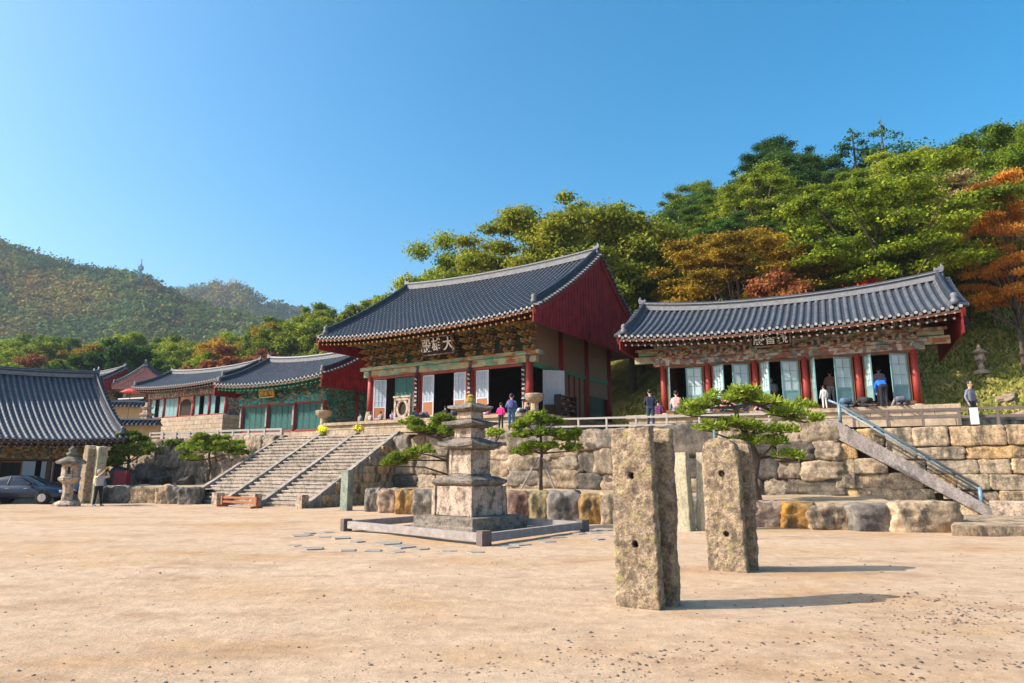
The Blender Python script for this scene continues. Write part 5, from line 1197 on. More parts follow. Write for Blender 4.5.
# hall with arched doorway
def doors_arch(H):
    hw = 6.2; bw = 2*hw/5
    for b in range(5):
        x0 = -hw+bw*b+.16; x1 = x0+bw-.32
        if b == 2 or b == 3 and False:
            m = MB(); n = 9; pts = [(x0+.1, .2), (x0+.1, 1.3)]+[((x0+x1)/2-(x1-x0-.2)/2*math.cos(math.pi*i/n), 1.3+.62*math.sin(math.pi*i/n)) for i in range(1, n)]+[(x1-.1, 1.3), (x1-.1, .2)]
            m.prism(pts, (0, -.03, 0), (1, 0, 0), (0, 0, 1), (0, .06, 0)); m.build('arched_door', [M['dark']], H)
            m = MB(); 
            for i in range(len(pts)-1): m.beam((pts[i][0], -.05, pts[i][1]), (pts[i+1][0], -.05, pts[i+1][1]), .1, .1)
            m.build('arch_frame', [M['orange_wood']], H); m = MB(); wallbox(m, x0, x1, .0, .05, .2, 2.1); m.build('door_wall', [M['ochre']], H)
        else:
            w = (x1-x0)/3
            for k in (0, 2) if b != 1 else (0, 1, 2): door_leaf('door_leaf', H, x0+w*k, x0+w*(k+1)-.02, .22, 2.05, 0, 0, -1, M['teal'], M['teal'], M['teal'], .3, solid=M['teal'], grid=2)
small_hall('long low hall with arched doorway and turquoise shutters at far left', (-32.9, 69, 7.0), -31, 6.2, 5.5, 2.1, 2.7, 3.1, 5.0, 1.5, 1.3, 40, M['danc_red'], doors_arch, nb=5, rows=8, sidem=M['danc_red'], plat=2.6)
# behind it: two more roofs
def plain_doors(H):
    m = MB(); wallbox(m, -3, 3, .0, .06, .2, 2.1); m.build('wall_panel', [M['ochre']], H)
small_hall('distant hall with long grey roof behind the arched doorway hall', (-57, 86, 8.3), -31, 7.5, 6, 2.2, 2.9, 3.3, 5.6, 1.5, 1.2, 30, M['danc_red'], plain_doors, rows=6)
small_hall('small distant hall turned gable on with weathered pink boards', (-45.5, 82, 7.7), -78, 3.0, 4.6, 2.3, 3.0, 3.4, 5.6, 1.0, 1.8, 18, M['danc_red'], plain_doors, nb=2, rows=6, red=mat('faded_pink_boards', (.36, .17, .16), .8, .25, 3))
# near left hall
def doors_left(H):
    for b, (x0, x1) in enumerate(((-8.2, -5.6), (-5.3, -2.7), (-2.4, .2), (.5, 3.1), (3.4, 5.8))):
        w = (x1-x0)/4
        for k in (0, 3): door_leaf('door_leaf', H, x0+w*k, x0+w*(k+1)-.02, .25, 1.9, -.05, 0, -1, M['white'], M['white'], M['white'], .02)
        door_leaf('door_leaf', H, x0+w, x0+3*w, .25, 1.9, .02, 0, -1, M['orange_wood'], M['dark'], M['brown'], .25, solid=M['dark'], grid=4)
A5 = 50
HL = small_hall('near left hall with big grey tiled roof behind the parked car', (-30.0, 38.4, .35), A5, 6.3, 8.6, 1.95, 2.7, 3.1, 7.35, 1.7, 1.15, 46, M['danc_gold'], doors_left, nb=5, rows=18, plat=.1, colm=M['brown'], red=M['dark'], sidem=M['brown'], zboard=2.9)
# little tile topped walls between the halls
for i, (px, D, z, L, an, hgt, lab) in enumerate(((126, 54, 5.6, 4.4, 5, 1.7, 'ochre earth wall with small tiled coping right of near left roof'), (112, 60, 7.6, 4.2, 12, 1.6, 'higher tiled coping wall stepping up behind the ochre one'), (124, 64, 8.3, 3.2, -20, 1.2, 'small tiled gate roof tucked between the far left halls'))):
    t = thing('tiled_wall', lab, 'wall', ((px-512)/695*D, D, z-hgt), an)
    m = MB(); wallbox(m, -L/2, L/2, -.25, .25, -2, hgt-.3); m.build('wall_body', [M['ochre']], t)
    m = MB(); n = int(L/.32)
    for k in range(n):
        x = -L/2+L*(k+.5)/n; m.tube([(x, -.62, hgt-.32), (x, 0, hgt)], .08, 6, 0); m.tube([(x, .62, hgt-.32), (x, 0, hgt)], .08, 6, 0); m.tube([(x, -.65, hgt-.33), (x, -.62, hgt-.32)], .085, 6, 1)
    m.prism([(-.6, -.38), (.6, -.38), (0, -.04)], (-L/2, 0, hgt), (0, 1, 0), (0, 0, 1), (L, 0, 0), 0); m.tube([(-L/2, 0, hgt+.06), (L/2, 0, hgt+.06)], .13, 8, 0)
    m.build('tile_coping', [M['tile'], M['tile_end']], t)
t = thing('stone_stupa', 'small tiered grey stone stupa between the far left halls', 'stupa', ((141-512)/695*57, 57, 4.6)); m = MB()
for i in range(5): m.lathe([(1.1-.17*i, i*.55), (1.15-.17*i, i*.55+.14), (.7-.12*i, i*.55+.2), (.65-.12*i, i*.55+.55)], 4, rot=.5)
m.build('tiers', [M['granite']], t)
t = thing('parasol', 'red cloth parasol between the far left roofs', 'parasol', ((122-512)/695*56, 56, 5.2)); MB().tube([(0, 0, 0), (0, 0, 3.2)], .03, 6).build('pole', [M['brown']], t)
m = MB(); m.lathe([(.75, 2.85), (.74, 2.88), (.4, 3.08), (.05, 3.2)], 8); m.build('canopy', [mat('red_cloth', (.6, .09, .06), .8)], t)
# antenna mast on the hill
x, y = -.565*452, 452; z = far_h(x, y, FAR1, 470, 215, .8)+4
t = thing('antenna_mast', 'slim relay antenna mast on the left hill ridge', 'antenna', (x, y, z)); m = MB()
for a in range(3): m.tube([(1.2*math.cos(a*2.1), 1.2*math.sin(a*2.1), 0), (.5*math.cos(a*2.1), .5*math.sin(a*2.1), 16)], .28, 5)
for k in range(8): m.box((0, 0, k*2), (1.6, 1.6, .25))
m.build('lattice', [M['metal_blue']], t); MB().box((0, 0, 13.5), (2.6, 2.6, 2.6)).tube([(0, 0, 14), (0, 0, 20)], .3, 5).build('aerial', [M['metal_blue']], t)
# low stone edging on the grass slope at right
for (r0, r1, dd, h, lab) in ((.60, 1.0, 35.6, 1.0, 'low ochre stone wall at the foot of the grass slope right'), (.13, .21, 47.0, .9, 'low ochre stone wall on the slope between the two red halls')):
    t = thing('low_stone_wall', lab, 'stone wall'); L = (r1-r0)*dd; z0 = 3.2
    out = courses(0, L, 1.05, rnd, (.4, .6), (.6, 1.3)); stones_on(t, out, (r0*dd, dd), (1, 0), BLK, .6, rnd, zoff=z0+.2, over=1.02)
    m = MB(); wallbox(m, r0*dd, r1*dd, dd+.1, dd+.8, z0-.3, z0+1.1); m.build('wall_core', [M['mortar']], t)
for i, (px, py, D, s) in enumerate(((1003, 377, 41, 1.0), (1015, 388, 39, 1.2), (958, 390, 38, .5), (629, 398, 50, .8))):
    rock_at(px, py, D, (s*1.5, s, s*.55), RCK[i], ('pale rock high on the grass slope at right', 'larger pale rock near right edge of the slope', 'small pale rock behind the standing man', 'pale rock on the slope between the halls')[i], zc=hill_h((px-512)/695*D, D)+.1)
sl = thing('stone_lantern', 'small grey stone figure lantern on the grass slope', 'stone lantern', ((991-512)/690*44, 44, hill_h((991-512)/690*44, 44))); MB().lathe([(.5, 0), (.5, .2), (.2, .3), (.18, .8), (.4, .9), (.3, 1.0), (.25, 1.3), (.5, 1.4), (.1, 1.7), (.12, 1.85), (.03, 1.95)], 8).build('stone_body', [M['granite']], sl)
# ---------------------------------------------------------------- objects on the terrace
def tz(px, D): return None
def place(px, D, z): return ((px-512)/683/.99*D, D, z)
# stone bowls on pedestals
for px, D, z0, s, lab in ((534.5, 35.1, 4.5, 1.0, 'tan stone bowl on a pedestal before the right corner column'), (326, 43.3, 4.35, 1.0, 'tan stone bowl on a pedestal left of the central hall')):
    t = thing('stone_bowl', lab, 'stone bowl', place(px, D, z0)); t.scale = (s, s, s)
    MB().lathe([(.34, 0), (.34, .12), (.22, .2), (.2, .62)], 8).build('pedestal', [M['pale_stone']], t, bevel=.02)
    MB().lathe([(.2, .62), (.46, .8), (.52, 1.02), (.5, 1.1), (.42, 1.1), (.36, .98)], 16).build('bowl', [M['pale_stone']], t, True)
# round frame with dark oval
t = thing('drum_frame', 'grey square frame holding a dark oval ring by the doors', 'drum frame', place(404, 38.2, 4.5), -32)
m = MB(); 
for s in (-1, 1): m.box((s*.52, 0, .6), (.14, .2, 1.2)); m.box((0, 0, .08+(s+1)*.53), (1.1, .2, .14))
m.box((0, 0, 1.28), (1.3, .26, .1)); m.build('frame', [M['granite']], t, bevel=.02)
m = MB(); n = 18
for i in range(n):
    a, b = 6.2832*i/n, 6.2832*(i+1)/n; m.beam((.37*math.cos(a), 0, .62+.46*math.sin(a)), (.37*math.cos(b), 0, .62+.46*math.sin(b)), .14, .16)
m.build('ring', [M['granite']], t); m = MB(); m.tube([(0, .02, .62), (0, .08, .62)], .42, 16); m.build('backing', [M['dark']], t)
# shoe rack with shoes
t = thing('shoe_rack', 'dark wooden shoe rack against the side wall of central hall', 'shoe rack', (2.9, 36.95, 4.5), 58)
m = MB()
for s in (-1, 1): m.box((s*.9, 0, .6), (.06, .4, 1.2))
m.build('side_frame', [M['dark']], t)
for k in range(5):
    sh = MB().box((0, 0, .1+k*.26), (1.78, .4, .04)).build('shelf', [M['brown']], t)
for k in range(4):
    for j in range(6):
        o = MB().box((-.72+j*.28, -.02, .19+k*.26), (.18, .28, .1), taper=.75).build('shoe', [M['black'] if (j+k) % 3 else M['wood_grey']], None, bevel=.02)
        q = Matrix.Rotation(R(58), 3, 'Z') @ Vector((-.72+j*.28, 0, 0)); o.location = (2.9, 36.95, 4.5); o.rotation_euler.z = R(58)
        tag(o, 'shoe stored on the dark wooden shoe rack', 'shoe', 'shoes on the shoe rack')
# yellow chrysanthemum pots
M['mum'] = leafmat('yellow_petals', [(.5, .38, .02), (.72, .58, .03), (.8, .7, .06)], .2, 2)
M['potclay'] = mat('pot_clay', (.25, .12, .07), .8)
def flower_pot(x, y, z, s, lab):
    t = thing('flower_pot', lab, 'flower pot', (x, y, z)); MB().lathe([(.16*s, 0), (.22*s, .25*s), (.24*s, .27*s)], 12).build('pot', [M['potclay']], t, True)
    rng = np.random.default_rng(int(abs(x)*10)); c, a, b = leaves(rng, [((0, 0, .42*s), (.42*s, .42*s, .24*s))], 900, .07, up=.8, shell=.8)
    link('flowers', quads_mesh('flowers', c, a, b, [M['mum']]), t)
    c, a, b = leaves(rng, [((0, 0, .3*s), (.34*s, .34*s, .18*s))], 400, .08, up=.3, shell=.6); link('leaves', quads_mesh('leaves', c, a, b, [LEAF['green']]), t)
q = sp(SWID*.345+.05, RUN+.5, 0); flower_pot(q[0], q[1], SH-.02, 1.1, 'yellow chrysanthemum pot at top of left inner stair edge')
q = sp(SWID*.655+.1, RUN+.5, 0); flower_pot(q[0], q[1], SH-.02, 1.1, 'yellow chrysanthemum pot at top of right inner stair edge')
# rough stones at the top of the stairs, right
for i, (dx, s) in enumerate(((.5, .5), (1.1, .42), (1.7, .5))):
    q = sp(SWID-1.4+dx, RUN+.5, 0); o = link('rock', RCK[i+3], None, (q[0], q[1], SH+.12)); o.scale = (s*1.3, s, s*.7); tag(o, ('leftmost', 'middle', 'rightmost')[i]+' of three rough rocks at the top right of the stairs', 'rock', 'rocks at the stair top')
# ---------------------------------------------------------------- garden pines
def garden_pine(name_label, loc, trunk, pads, seed, n=5200, blade=.17, rad=(.14, .05), props=0, matk='pine', sprig=.06):
    t = thing('pine_tree', name_label, 'pine tree', loc); rng = np.random.default_rng(seed)
    m = MB(); trunk = [Vector(p) for p in trunk]; k = len(trunk); m.tube(trunk, [rad[0]+(rad[1]-rad[0])*i/(k-1) for i in range(k)], 8)
    for c, r in pads:
        c = Vector(c); j = min(range(k), key=lambda i: (trunk[i]-c).length+max(0, trunk[i].z-c.z)*2); s = trunk[max(0, j-0)]
        md = (s+c)/2+Vector(rng.normal(size=3)*.1); m.tube([s, md, c-Vector((0, 0, r[2]*.4))], [rad[1]*1.1, rad[1]*.8, rad[1]*.35], 6)
        for q in range(5):
            a = q*1.257+rng.random(); e = c+Vector((math.cos(a)*r[0]*.7, math.sin(a)*r[1]*.7, 0)); m.tube([c-Vector((0, 0, r[2]*.4)), e], [rad[1]*.45, .012], 4)
    m.build('trunk', [M['bark']], t, True)
    cl = []                                    # each pad is a cloud of small tufts
    for c, r in pads:
        for q in range(int(6+13*r[0])):
            a = rng.uniform(0, 6.28); u = rng.random()**.5; s = sprig*rng.uniform(1.2, 2.6)
            cl.append(((c[0]+math.cos(a)*u*r[0], c[1]+math.sin(a)*u*r[1], c[2]+r[2]*(1-u*u)*rng.uniform(-.3, 1.1)), (s, s, s*.7)))
    cc = np.array([x[0] for x in cl]); ss = np.array([x[1][0] for x in cl]); kk = rng.integers(0, len(cl), n)
    d = rng.normal(size=(n, 3)); d[:, 2] = np.abs(d[:, 2])*1.0-.15; d /= np.linalg.norm(d, axis=1)[:, None]
    L = blade*(.6+.6*rng.random(n))[:, None]; base = cc[kk]+d*ss[kk][:, None]*.6; cen = base+d*L*.5
    w = np.cross(d, rng.normal(size=(n, 3))); w /= np.linalg.norm(w, axis=1)[:, None]
    link('crown', quads_mesh('crown', cen, d*L*.5, w*.017*(.7+.6*rng.random(n))[:, None]*(blade/.17)**.6, [LEAF[matk]]), t)
    if props:
        for a in props: MB().tube([(a[0], a[1], 0), (a[0]*.12, a[1]*.12, a[2])], .035, 6).build('support_pole', [M['wood_grey']], t)
    return t
# foreground pine behind the second pillar
P0 = place(742, 23.4, .9)
garden_pine('large spreading pine with flat pads behind the second pillar pair', P0, [(.3, 0, -.3), (.2, .1, .5), (.35, 0, 1.2), (.1, 0, 1.9), (-.25, 0, 2.5), (-.3, .1, 3.0), (.3, 0, 3.15), (.9, 0, 2.95)],
    [((-1.5, 0, 3.05), (.85, .7, .22)), ((-.7, .1, 3.25), (.85, .7, .26)), ((.1, .2, 3.3), (.8, .7, .25)), ((.75, 0, 3.15), (.7, .6, .2)), ((-.05, 0, 3.55), (.5, .5, .15)), ((-1.35, -.3, 2.2), (.65, .5, .18)), ((-.5, -.4, 2.35), (.7, .5, .2)),
     ((.35, -.2, 2.15), (.65, .5, .2)), ((-.1, -.3, 1.75), (.6, .45, .16)), ((1.5, 0, 2.75), (.7, .6, .22)), ((2.2, 0, 2.55), (.75, .6, .22)), ((1.9, .1, 3.0), (.6, .5, .2)), ((1.25, -.3, 2.15), (.5, .4, .16)), ((1.3, -.3, 1.25), (.5, .4, .14)), ((.9, -.2, 1.75), (.45, .35, .14)), ((-1.95, 0, 2.75), (.5, .4, .16))], 5, 12000, .18, (.17, .05), sprig=.08).scale = (.92, .92, .97)
o = MB().tube([(0, 0, 0), (0, 0, 2.2)], .045, 8).build('support_post', [M['metal_blue']], None); o.location = place(711, 22.6, .8); tag(o, 'thin blue support post left of the large spreading pine', 'post')
# pine with props right of the pagoda
garden_pine('straight garden pine with wooden props right of the pagoda', place(540, 26.8, 1.0), [(0, 0, -.2), (0, .05, .7), (.05, 0, 1.4), (.0, 0, 2.2), (.05, 0, 2.8)],
    [((0, 0, 2.85), (.5, .5, .25)), ((-.5, 0, 2.6), (.5, .45, .2)), ((.55, 0, 2.6), (.5, .45, .2)), ((-.75, -.1, 2.1), (.5, .45, .2)), ((0, -.3, 2.15), (.5, .4, .2)), ((.6, -.1, 2.15), (.55, .45, .2)), ((1.15, 0, 1.95), (.45, .4, .18)), ((1.5, .1, 2.15), (.4, .35, .15)), ((-.35, -.2, 1.65), (.45, .4, .17)), ((.35, -.2, 1.62), (.4, .35, .15)), ((-.8, 0, 1.4), (.35, .35, .25)), ((1.35, -.1, 1.55), (.45, .35, .18)), ((-.95, 0, 2.45), (.35, .35, .15))],
    9, 11000, .16, (.09, .035), props=[(-.85, -.2, 1.25), (.55, -.35, 1.25)]).scale = (.9, .9, .96)
# pine left of the pagoda with a long low limb
garden_pine('wind bent garden pine with a low left limb beside the pagoda', place(447, 28.6, 1.0), [(.15, 0, -.2), (.2, 0, .5), (.1, 0, 1.1), (.15, 0, 1.6), (-.3, 0, 2.0), (-.9, 0, 2.2)],
    [((-1.1, 0, 2.3), (.6, .5, .22)), ((-.4, .1, 2.35), (.6, .5, .22)), ((.2, .1, 2.2), (.6, .5, .22)), ((-1.45, 0, 2.6), (.4, .35, .18)), ((.6, 0, 2.6), (.5, .45, .2)), ((-.1, .1, 2.75), (.4, .35, .16)), ((-1.7, -.1, 1.2), (.7, .5, .25)), ((-2.15, -.1, .95), (.5, .4, .18)), ((-1.0, -.1, 1.45), (.5, .4, .18)), ((.9, .1, 2.1), (.4, .4, .2))],
    12, 10000, .17, (.13, .04))
# spreading pine left of stairs and the round one
garden_pine('broad umbrella shaped garden pine left of the wide stairs', place(216, 41.0, .9), [(.1, 0, -.2), (0, 0, .5), (.15, 0, 1.0), (.0, 0, 1.5), (.0, 0, 2.0)],
    [((-1.2, 0, 2.0), (.8, .7, .3)), ((-.4, 0, 2.35), (.9, .8, .32)), ((.5, 0, 2.3), (.9, .8, .3)), ((1.3, 0, 2.05), (.8, .6, .28)), ((-1.0, -.2, 1.5), (.6, .5, .3)), ((1.7, 0, 1.8), (.5, .5, .2)), ((0, -.4, 1.95), (.8, .6, .25)), ((-.5, 0, 2.7), (.5, .5, .2)), ((.6, .1, 2.65), (.5, .5, .18))], 14, 15000, .2, (.14, .05), matk='pine')
garden_pine('dense rounded bright garden pine behind the man taking a photo', place(138, 43.5, .9), [(.1, 0, -.2), (0, 0, .7), (.0, 0, 1.3), (.0, 0, 2.4)],
    [((-.3, 0, 2.95), (.8, .7, .3)), ((.2, 0, 2.75), (.8, .7, .3)), ((-.7, 0, 2.5), (.7, .6, .3)), ((.6, 0, 2.3), (.8, .6, .3)), ((1.2, 0, 2.05), (.6, .5, .25)), ((-.3, -.3, 2.1), (.8, .6, .3)), ((-.9, 0, 1.75), (.6, .5, .25)), ((.5, -.2, 1.8), (.7, .5, .25)), ((-.6, -.2, 1.4), (.6, .5, .22)), ((-1.0, 0, 1.15), (.5, .4, .2))], 16, 17000, .2, (.12, .05), matk='pine')
# shrubs on the wall tops
def shrub(px, py, D, r, lab, mk='pine', z=None, flat=.6):
    v = (341.5-py)/683; fw = .9823-.1874*v; x = (px-512)/683/fw*D; z = EYE+D*(.1874+.9823*v)/fw if z is None else z
    rng = np.random.default_rng(int(px*3+py)); t = thing('shrub', lab, 'shrub', (x, D, z)); cl = [((rng.normal()*r*.4, rng.normal()*r*.4, rng.random()*r*.5*flat), (r*.55, r*.55, r*.5*flat)) for _ in range(6)]
    c, a, b = leaves(rng, cl, 1500, .07*max(1, D/30), up=.6, shell=.5); link('foliage', quads_mesh('foliage', c, a, b, [LEAF[mk]]), t)
    m = MB(); 
    for q in range(4): m.tube([(0, 0, -.5), (rng.normal()*r*.3, rng.normal()*r*.3, r*.3)], .02, 4)
    m.build('stem', [M['bark']], t); return t
for i, (px, py, D, r, lab) in enumerate(((171, 440, 45.5, .5, 'small green shrub on the wall top, leftmost of a row'), (186, 442, 44.9, .4, 'tiny shrub second from left on the rock wall top'), (196, 440, 44.5, .6, 'round shrub on the rock wall top above the umbrella pine'), (212, 440, 43.9, .55, 'shrub on the rock wall top, middle of the row'), (225, 441, 43.3, .5, 'shrub on the rock wall top second from the right'), (235, 440, 42.9, .5, 'shrub on the rock wall top nearest the stairs'),
    (577, 498, 23.5, .32, 'small leafy plant growing between boulders right of pagoda'), (575, 431, 31.2, .25, 'small weed on the wall top behind the propped pine'), (495, 430, 32.5, .5, 'low yellow green shrub on the wall right of pagoda top'), (438, 420, 34.5, .45, 'yellow green shrub behind the left side of pagoda top'))):
    shrub(px, py+4, D, r, lab, 'green' if i in (6,) else 'pine')
# ---------------------------------------------------------------- people
def clothm(c): return mat('cloth', c, .85, .12, 14, .004, 60)
_cm = {}
def cloth(c):
    if c not in _cm: _cm[c] = clothm(c)
    return _cm[c]
POSE = {
 'stand': dict(pel=(0, 0, .93), ch=(0, 0, 1.28), nk=(0, .0, 1.47), hd=(0, -.01, 1.62), el=((.27, .03, 1.12), (-.27, .03, 1.12)), wr=((.28, -.08, .88), (-.28, -.08, .88)), kn=((.1, -.02, .5), (-.11, .01, .5)), an=((.12, .02, .08), (-.12, .05, .08))),
 'back':  dict(pel=(0, 0, .93), ch=(0, -.02, 1.28), nk=(0, -.02, 1.47), hd=(0, -.05, 1.62), el=((.26, .05, 1.13), (-.26, .05, 1.13)), wr=((.2, -.15, 1.05), (-.2, -.15, 1.02)), kn=((.1, -.03, .5), (-.1, -.01, .5)), an=((.12, .02, .08), (-.12, .03, .08))),
 'photo': dict(pel=(0, 0, .93), ch=(0, .03, 1.27), nk=(0, .02, 1.46), hd=(0, .03, 1.6), el=((.3, -.25, 1.42), (-.22, -.24, 1.42)), wr=((.1, -.42, 1.66), (-.1, -.42, 1.66)), kn=((.11, -.05, .5), (-.1, .04, .5)), an=((.15, -.08, .08), (-.1, .12, .08))),
 'bend':  dict(pel=(0, .1, .9), ch=(0, -.18, 1.1), nk=(0, -.36, 1.16), hd=(0, -.5, 1.12), el=((.22, -.3, .88), (-.22, -.3, .88)), wr=((.14, -.42, .66), (-.14, -.42, .66)), kn=((.1, .02, .48), (-.1, .02, .48)), an=((.12, .05, .08), (-.12, .05, .08))),
 'sit':   dict(pel=(0, .1, .22), ch=(0, .03, .56), nk=(0, -.02, .75), hd=(0, -.05, .9), el=((.25, -.02, .45), (-.25, -.02, .45)), wr=((.12, -.25, .34), (-.12, -.25, .34)), kn=((.17, -.32, .14), (-.17, -.32, .14)), an=((.1, .2, .07), (-.1, .2, .07))),
 'bow':   dict(pel=(0, .25, .3), ch=(0, -.12, .36), nk=(0, -.32, .28), hd=(0, -.45, .2), el=((.26, -.35, .1), (-.26, -.35, .1)), wr=((.15, -.58, .05), (-.15, -.58, .05)), kn=((.13, -.12, .1), (-.13, -.12, .1)), an=((.1, .42, .08), (-.1, .42, .08))),
}
def person(label, loc, rz, pose, top, bottom, s=1.0, hair='black', group=None, shoes=(.05, .05, .06), bag=None, robe=False, hat=None, short=False, phone=False, face=False):
    p = {k: (Vector(v) if not isinstance(v[0], tuple) else [Vector(q) for q in v]) for k, v in POSE[pose].items()}
    root = thing('person', label, 'person', loc, rz, group); root.scale = (s, s, s)
    seg = []   # a, b, ra, rb, material index : 0 top 1 bottom 2 skin 3 shoes
    pel, ch, nk, hd = p['pel'], p['ch'], p['nk'], p['hd']; d = (nk-pel).normalized(); sd_ = Vector((1, 0, 0))
    for x in (-.075, 0, .075): seg += [(pel+sd_*x, ch+sd_*x*1.35, .105, .12, 0), (ch+sd_*x*1.35, nk-d*.09+sd_*x*1.2, .12, .085, 0)]
    seg.append((pel-sd_*.08, pel+sd_*.08, .115, .115, 1)); seg.append((nk-d*.08, hd, .06, .055, 2))
    hdir = (hd-nk).normalized() if pose != 'bow' else Vector((0, -.6, -.3)).normalized()
    seg.append((hd-hdir*.02, hd+hdir*.07, .082, .092, 2)); fw = Vector((0, -1, 0)); fw = (fw-hdir*fw.dot(hdir)).normalized(); seg.append((hd-hdir*.05+fw*.03, hd-hdir*.07+fw*.045, .055, .045, 2))
    seg.append((hd+fw*.085+hdir*.015, hd+fw*.112-hdir*.012, .012, .016, 2))
    for x in (-.09, .09): seg.append((hd+sd_*x+hdir*.02, hd+sd_*x-hdir*.02, .022, .016, 2))
    for i, sg in enumerate((1, -1)):
        sh = nk-d*.1+sd_*sg*.175; el, wr, kn, an = p['el'][i], p['wr'][i], p['kn'][i], p['an'][i]; hp = pel+sd_*sg*.095
        seg += [(sh, el, .062, .048, 0), (el, (el*.35+wr*.65), .046, .038, 2 if short else 0), (el*.35+wr*.65, wr, .036, .03, 2 if short else 0)]
        seg += [(hp, kn, .1, .072, 1), (kn, kn*.55+an*.45, .07, .066, 1), (kn*.55+an*.45, an, .064, .05, 1)]
        if robe: seg += [(hp, (hp+an)/2+Vector((0, 0, 0)), .13, .14, 1), ((hp+an)/2, an+Vector((0, 0, .06)), .14, .16, 1)]
        kneel = pose in ('sit', 'bow'); toe = Vector((0, -.16, -.03)) if not kneel else Vector((0, .14, -.02))
        seg += [(an-Vector((0, 0, .025)), an+toe, .048, .04, 3)]
        hdv = (wr-el).normalized(); sid = hdv.cross(Vector((0, 0, 1))); sid = sid.normalized() if sid.length > .1 else Vector((0, 1, 0))
        pm = wr+hdv*.07; seg += [(wr, pm, .026, .032, 2), (wr+sid*.012, pm+sid*.02, .022, .022, 2), (wr-sid*.012, pm-sid*.02, .022, .022, 2)]
        bendv = Vector((0, -1, 0)) if abs(hdv.y) < .8 else Vector((0, 0, -1))
        for q, (o_, L_) in enumerate(((-.03, .062), (-.01, .074), (.011, .07), (.031, .055))):
            k1 = pm+sid*o_+hdv*L_*.5; seg += [(pm+sid*o_, k1, .011, .0105, 2), (k1, k1+(hdv+bendv*.5).normalized()*L_*.5, .0105, .009, 2)]
        seg.append((wr+hdv*.02-sid*sg*.02, wr+hdv*.06-sid*sg*.06+bendv*.01, .013, .011, 2))
    m = MB()
    for a, b, ra, rb, mi in seg:
        ax = (b-a); L = max(ax.length, .001); dd = ax/L if ax.length > 1e-6 else Vector((0, 0, 1)); prof = 4; pts = []; rads = []
        for k in range(prof+1): t = math.pi/2*(1-k/prof); pts.append(a-dd*ra*math.sin(t)); rads.append(max(.002, ra*math.cos(t)))
        for k in range(prof+1): t = math.pi/2*(k/prof); pts.append(b+dd*rb*math.sin(t)); rads.append(max(.002, rb*math.cos(t)))
        m.tube(pts, rads, 12)
    o = m.build('body', [cloth(top), cloth(bottom), M['skin'], cloth(shoes)], root, fix=False)
    md = o.modifiers.new('r', 'REMESH'); md.mode = 'VOXEL'; md.voxel_size = .0135; md2 = o.modifiers.new('s', 'SMOOTH'); md2.factor = .5; md2.iterations = 2
    dg = bpy.context.evaluated_depsgraph_get(); me = bpy.data.meshes.new_from_object(o.evaluated_get(dg)); o.modifiers.clear(); o.data = me
    cen = np.empty(len(me.polygons)*3); me.polygons.foreach_get('center', cen); cen = cen.reshape(-1, 3); best = np.full(len(cen), 9.); mi_ = np.zeros(len(cen), int)
    for a, b, ra, rb, mi in seg:
        A = np.array(a); Bv = np.array(b)-A; q = np.clip(((cen-A)@Bv)/max(1e-9, Bv@Bv), 0, 1); dist = np.linalg.norm(cen-A-q[:, None]*Bv, axis=1)-(ra+(rb-ra)*q); w = dist < best; best[w] = dist[w]; mi_[w] = mi
    me.materials.clear()
    for mm in (cloth(top), cloth(bottom), M['skin'], cloth(shoes)): me.materials.append(mm)
    me.polygons.foreach_set('material_index', mi_.astype(np.int32)); me.shade_smooth()
    hc = {'black': M['hair'], 'grey': mat('grey_hair', (.3, .29, .28), .7)}[hair] if hair else None
    if hc: MB().ball(hd+hdir*.062-fw*.035, .119, 0, 12, 8, (.94, 1.0, 1.0)).build('hair', [hc], root, True)
    if hat: MB().ball(hd+hdir*.05-fw*.01, .118, 0, 12, 8, (1, 1.05, .95)).build('hood', [cloth(hat)], root, True)
    if bag: 
        bx_ = MB().box(ch-d*.02+Vector((0, .2, 0)), (.28, .15, .42), taper=.9); bx_.build('backpack', [cloth(bag)], root, True, bevel=.04)
    if face:
        for x in (-.032, .032): MB().ball(hd+fw*.083+hdir*.03+sd_*x, .011, 0, 6, 4).build('eye', [M['black']], root)
    if phone:
        ph = MB().box((0, -.5, 1.7), (.15, .06, .1)).build('camera', [M['black']], None, bevel=.01); ph.location = loc; ph.rotation_euler.z = R(rz); tag(ph, 'small black camera held up by the man at the left', 'camera')
    return root
g = gpt(96.5, 506.5)
person('man in grey vest and black trousers raising a camera', (g.x, g.y, 0), 62, 'photo', (.42, .4, .38), (.015, .015, .018), 1.0, hair='grey', bag=(.45, .55, .2), short=True, phone=True, shoes=(.1, .22, .4))
def on(px, D, z): return place(px, D, z)
FZ = 3.66
person('adult in blue jacket and mauve hood with backpack facing the hall', on(511.5, 33.6, FZ), 170, 'back', (.09, .15, .28), (.08, .16, .28), 1.0, hat=(.3, .2, .35), bag=(.1, .1, .25))
person('child in bright pink coat standing by the adult in blue', on(501, 33.4, FZ), 165, 'back', (.75, .03, .2), (.03, .03, .04), .74)
person('figure in dark red robe inside the central hall doorway', (-3.2, 39.6, 4.75), 150, 'back', (.4, .02, .02), (.35, .02, .02), .92, robe=True)
person('person in black leaning on the rail left of the right hall', on(649, 31.5, 3.62), 170, 'back', (.02, .025, .05), (.03, .05, .1), 1.0)
person('person in dark purple beside the one in black', on(657, 33.5, 3.62), 150, 'stand', (.12, .03, .1), (.06, .03, .06), .85)
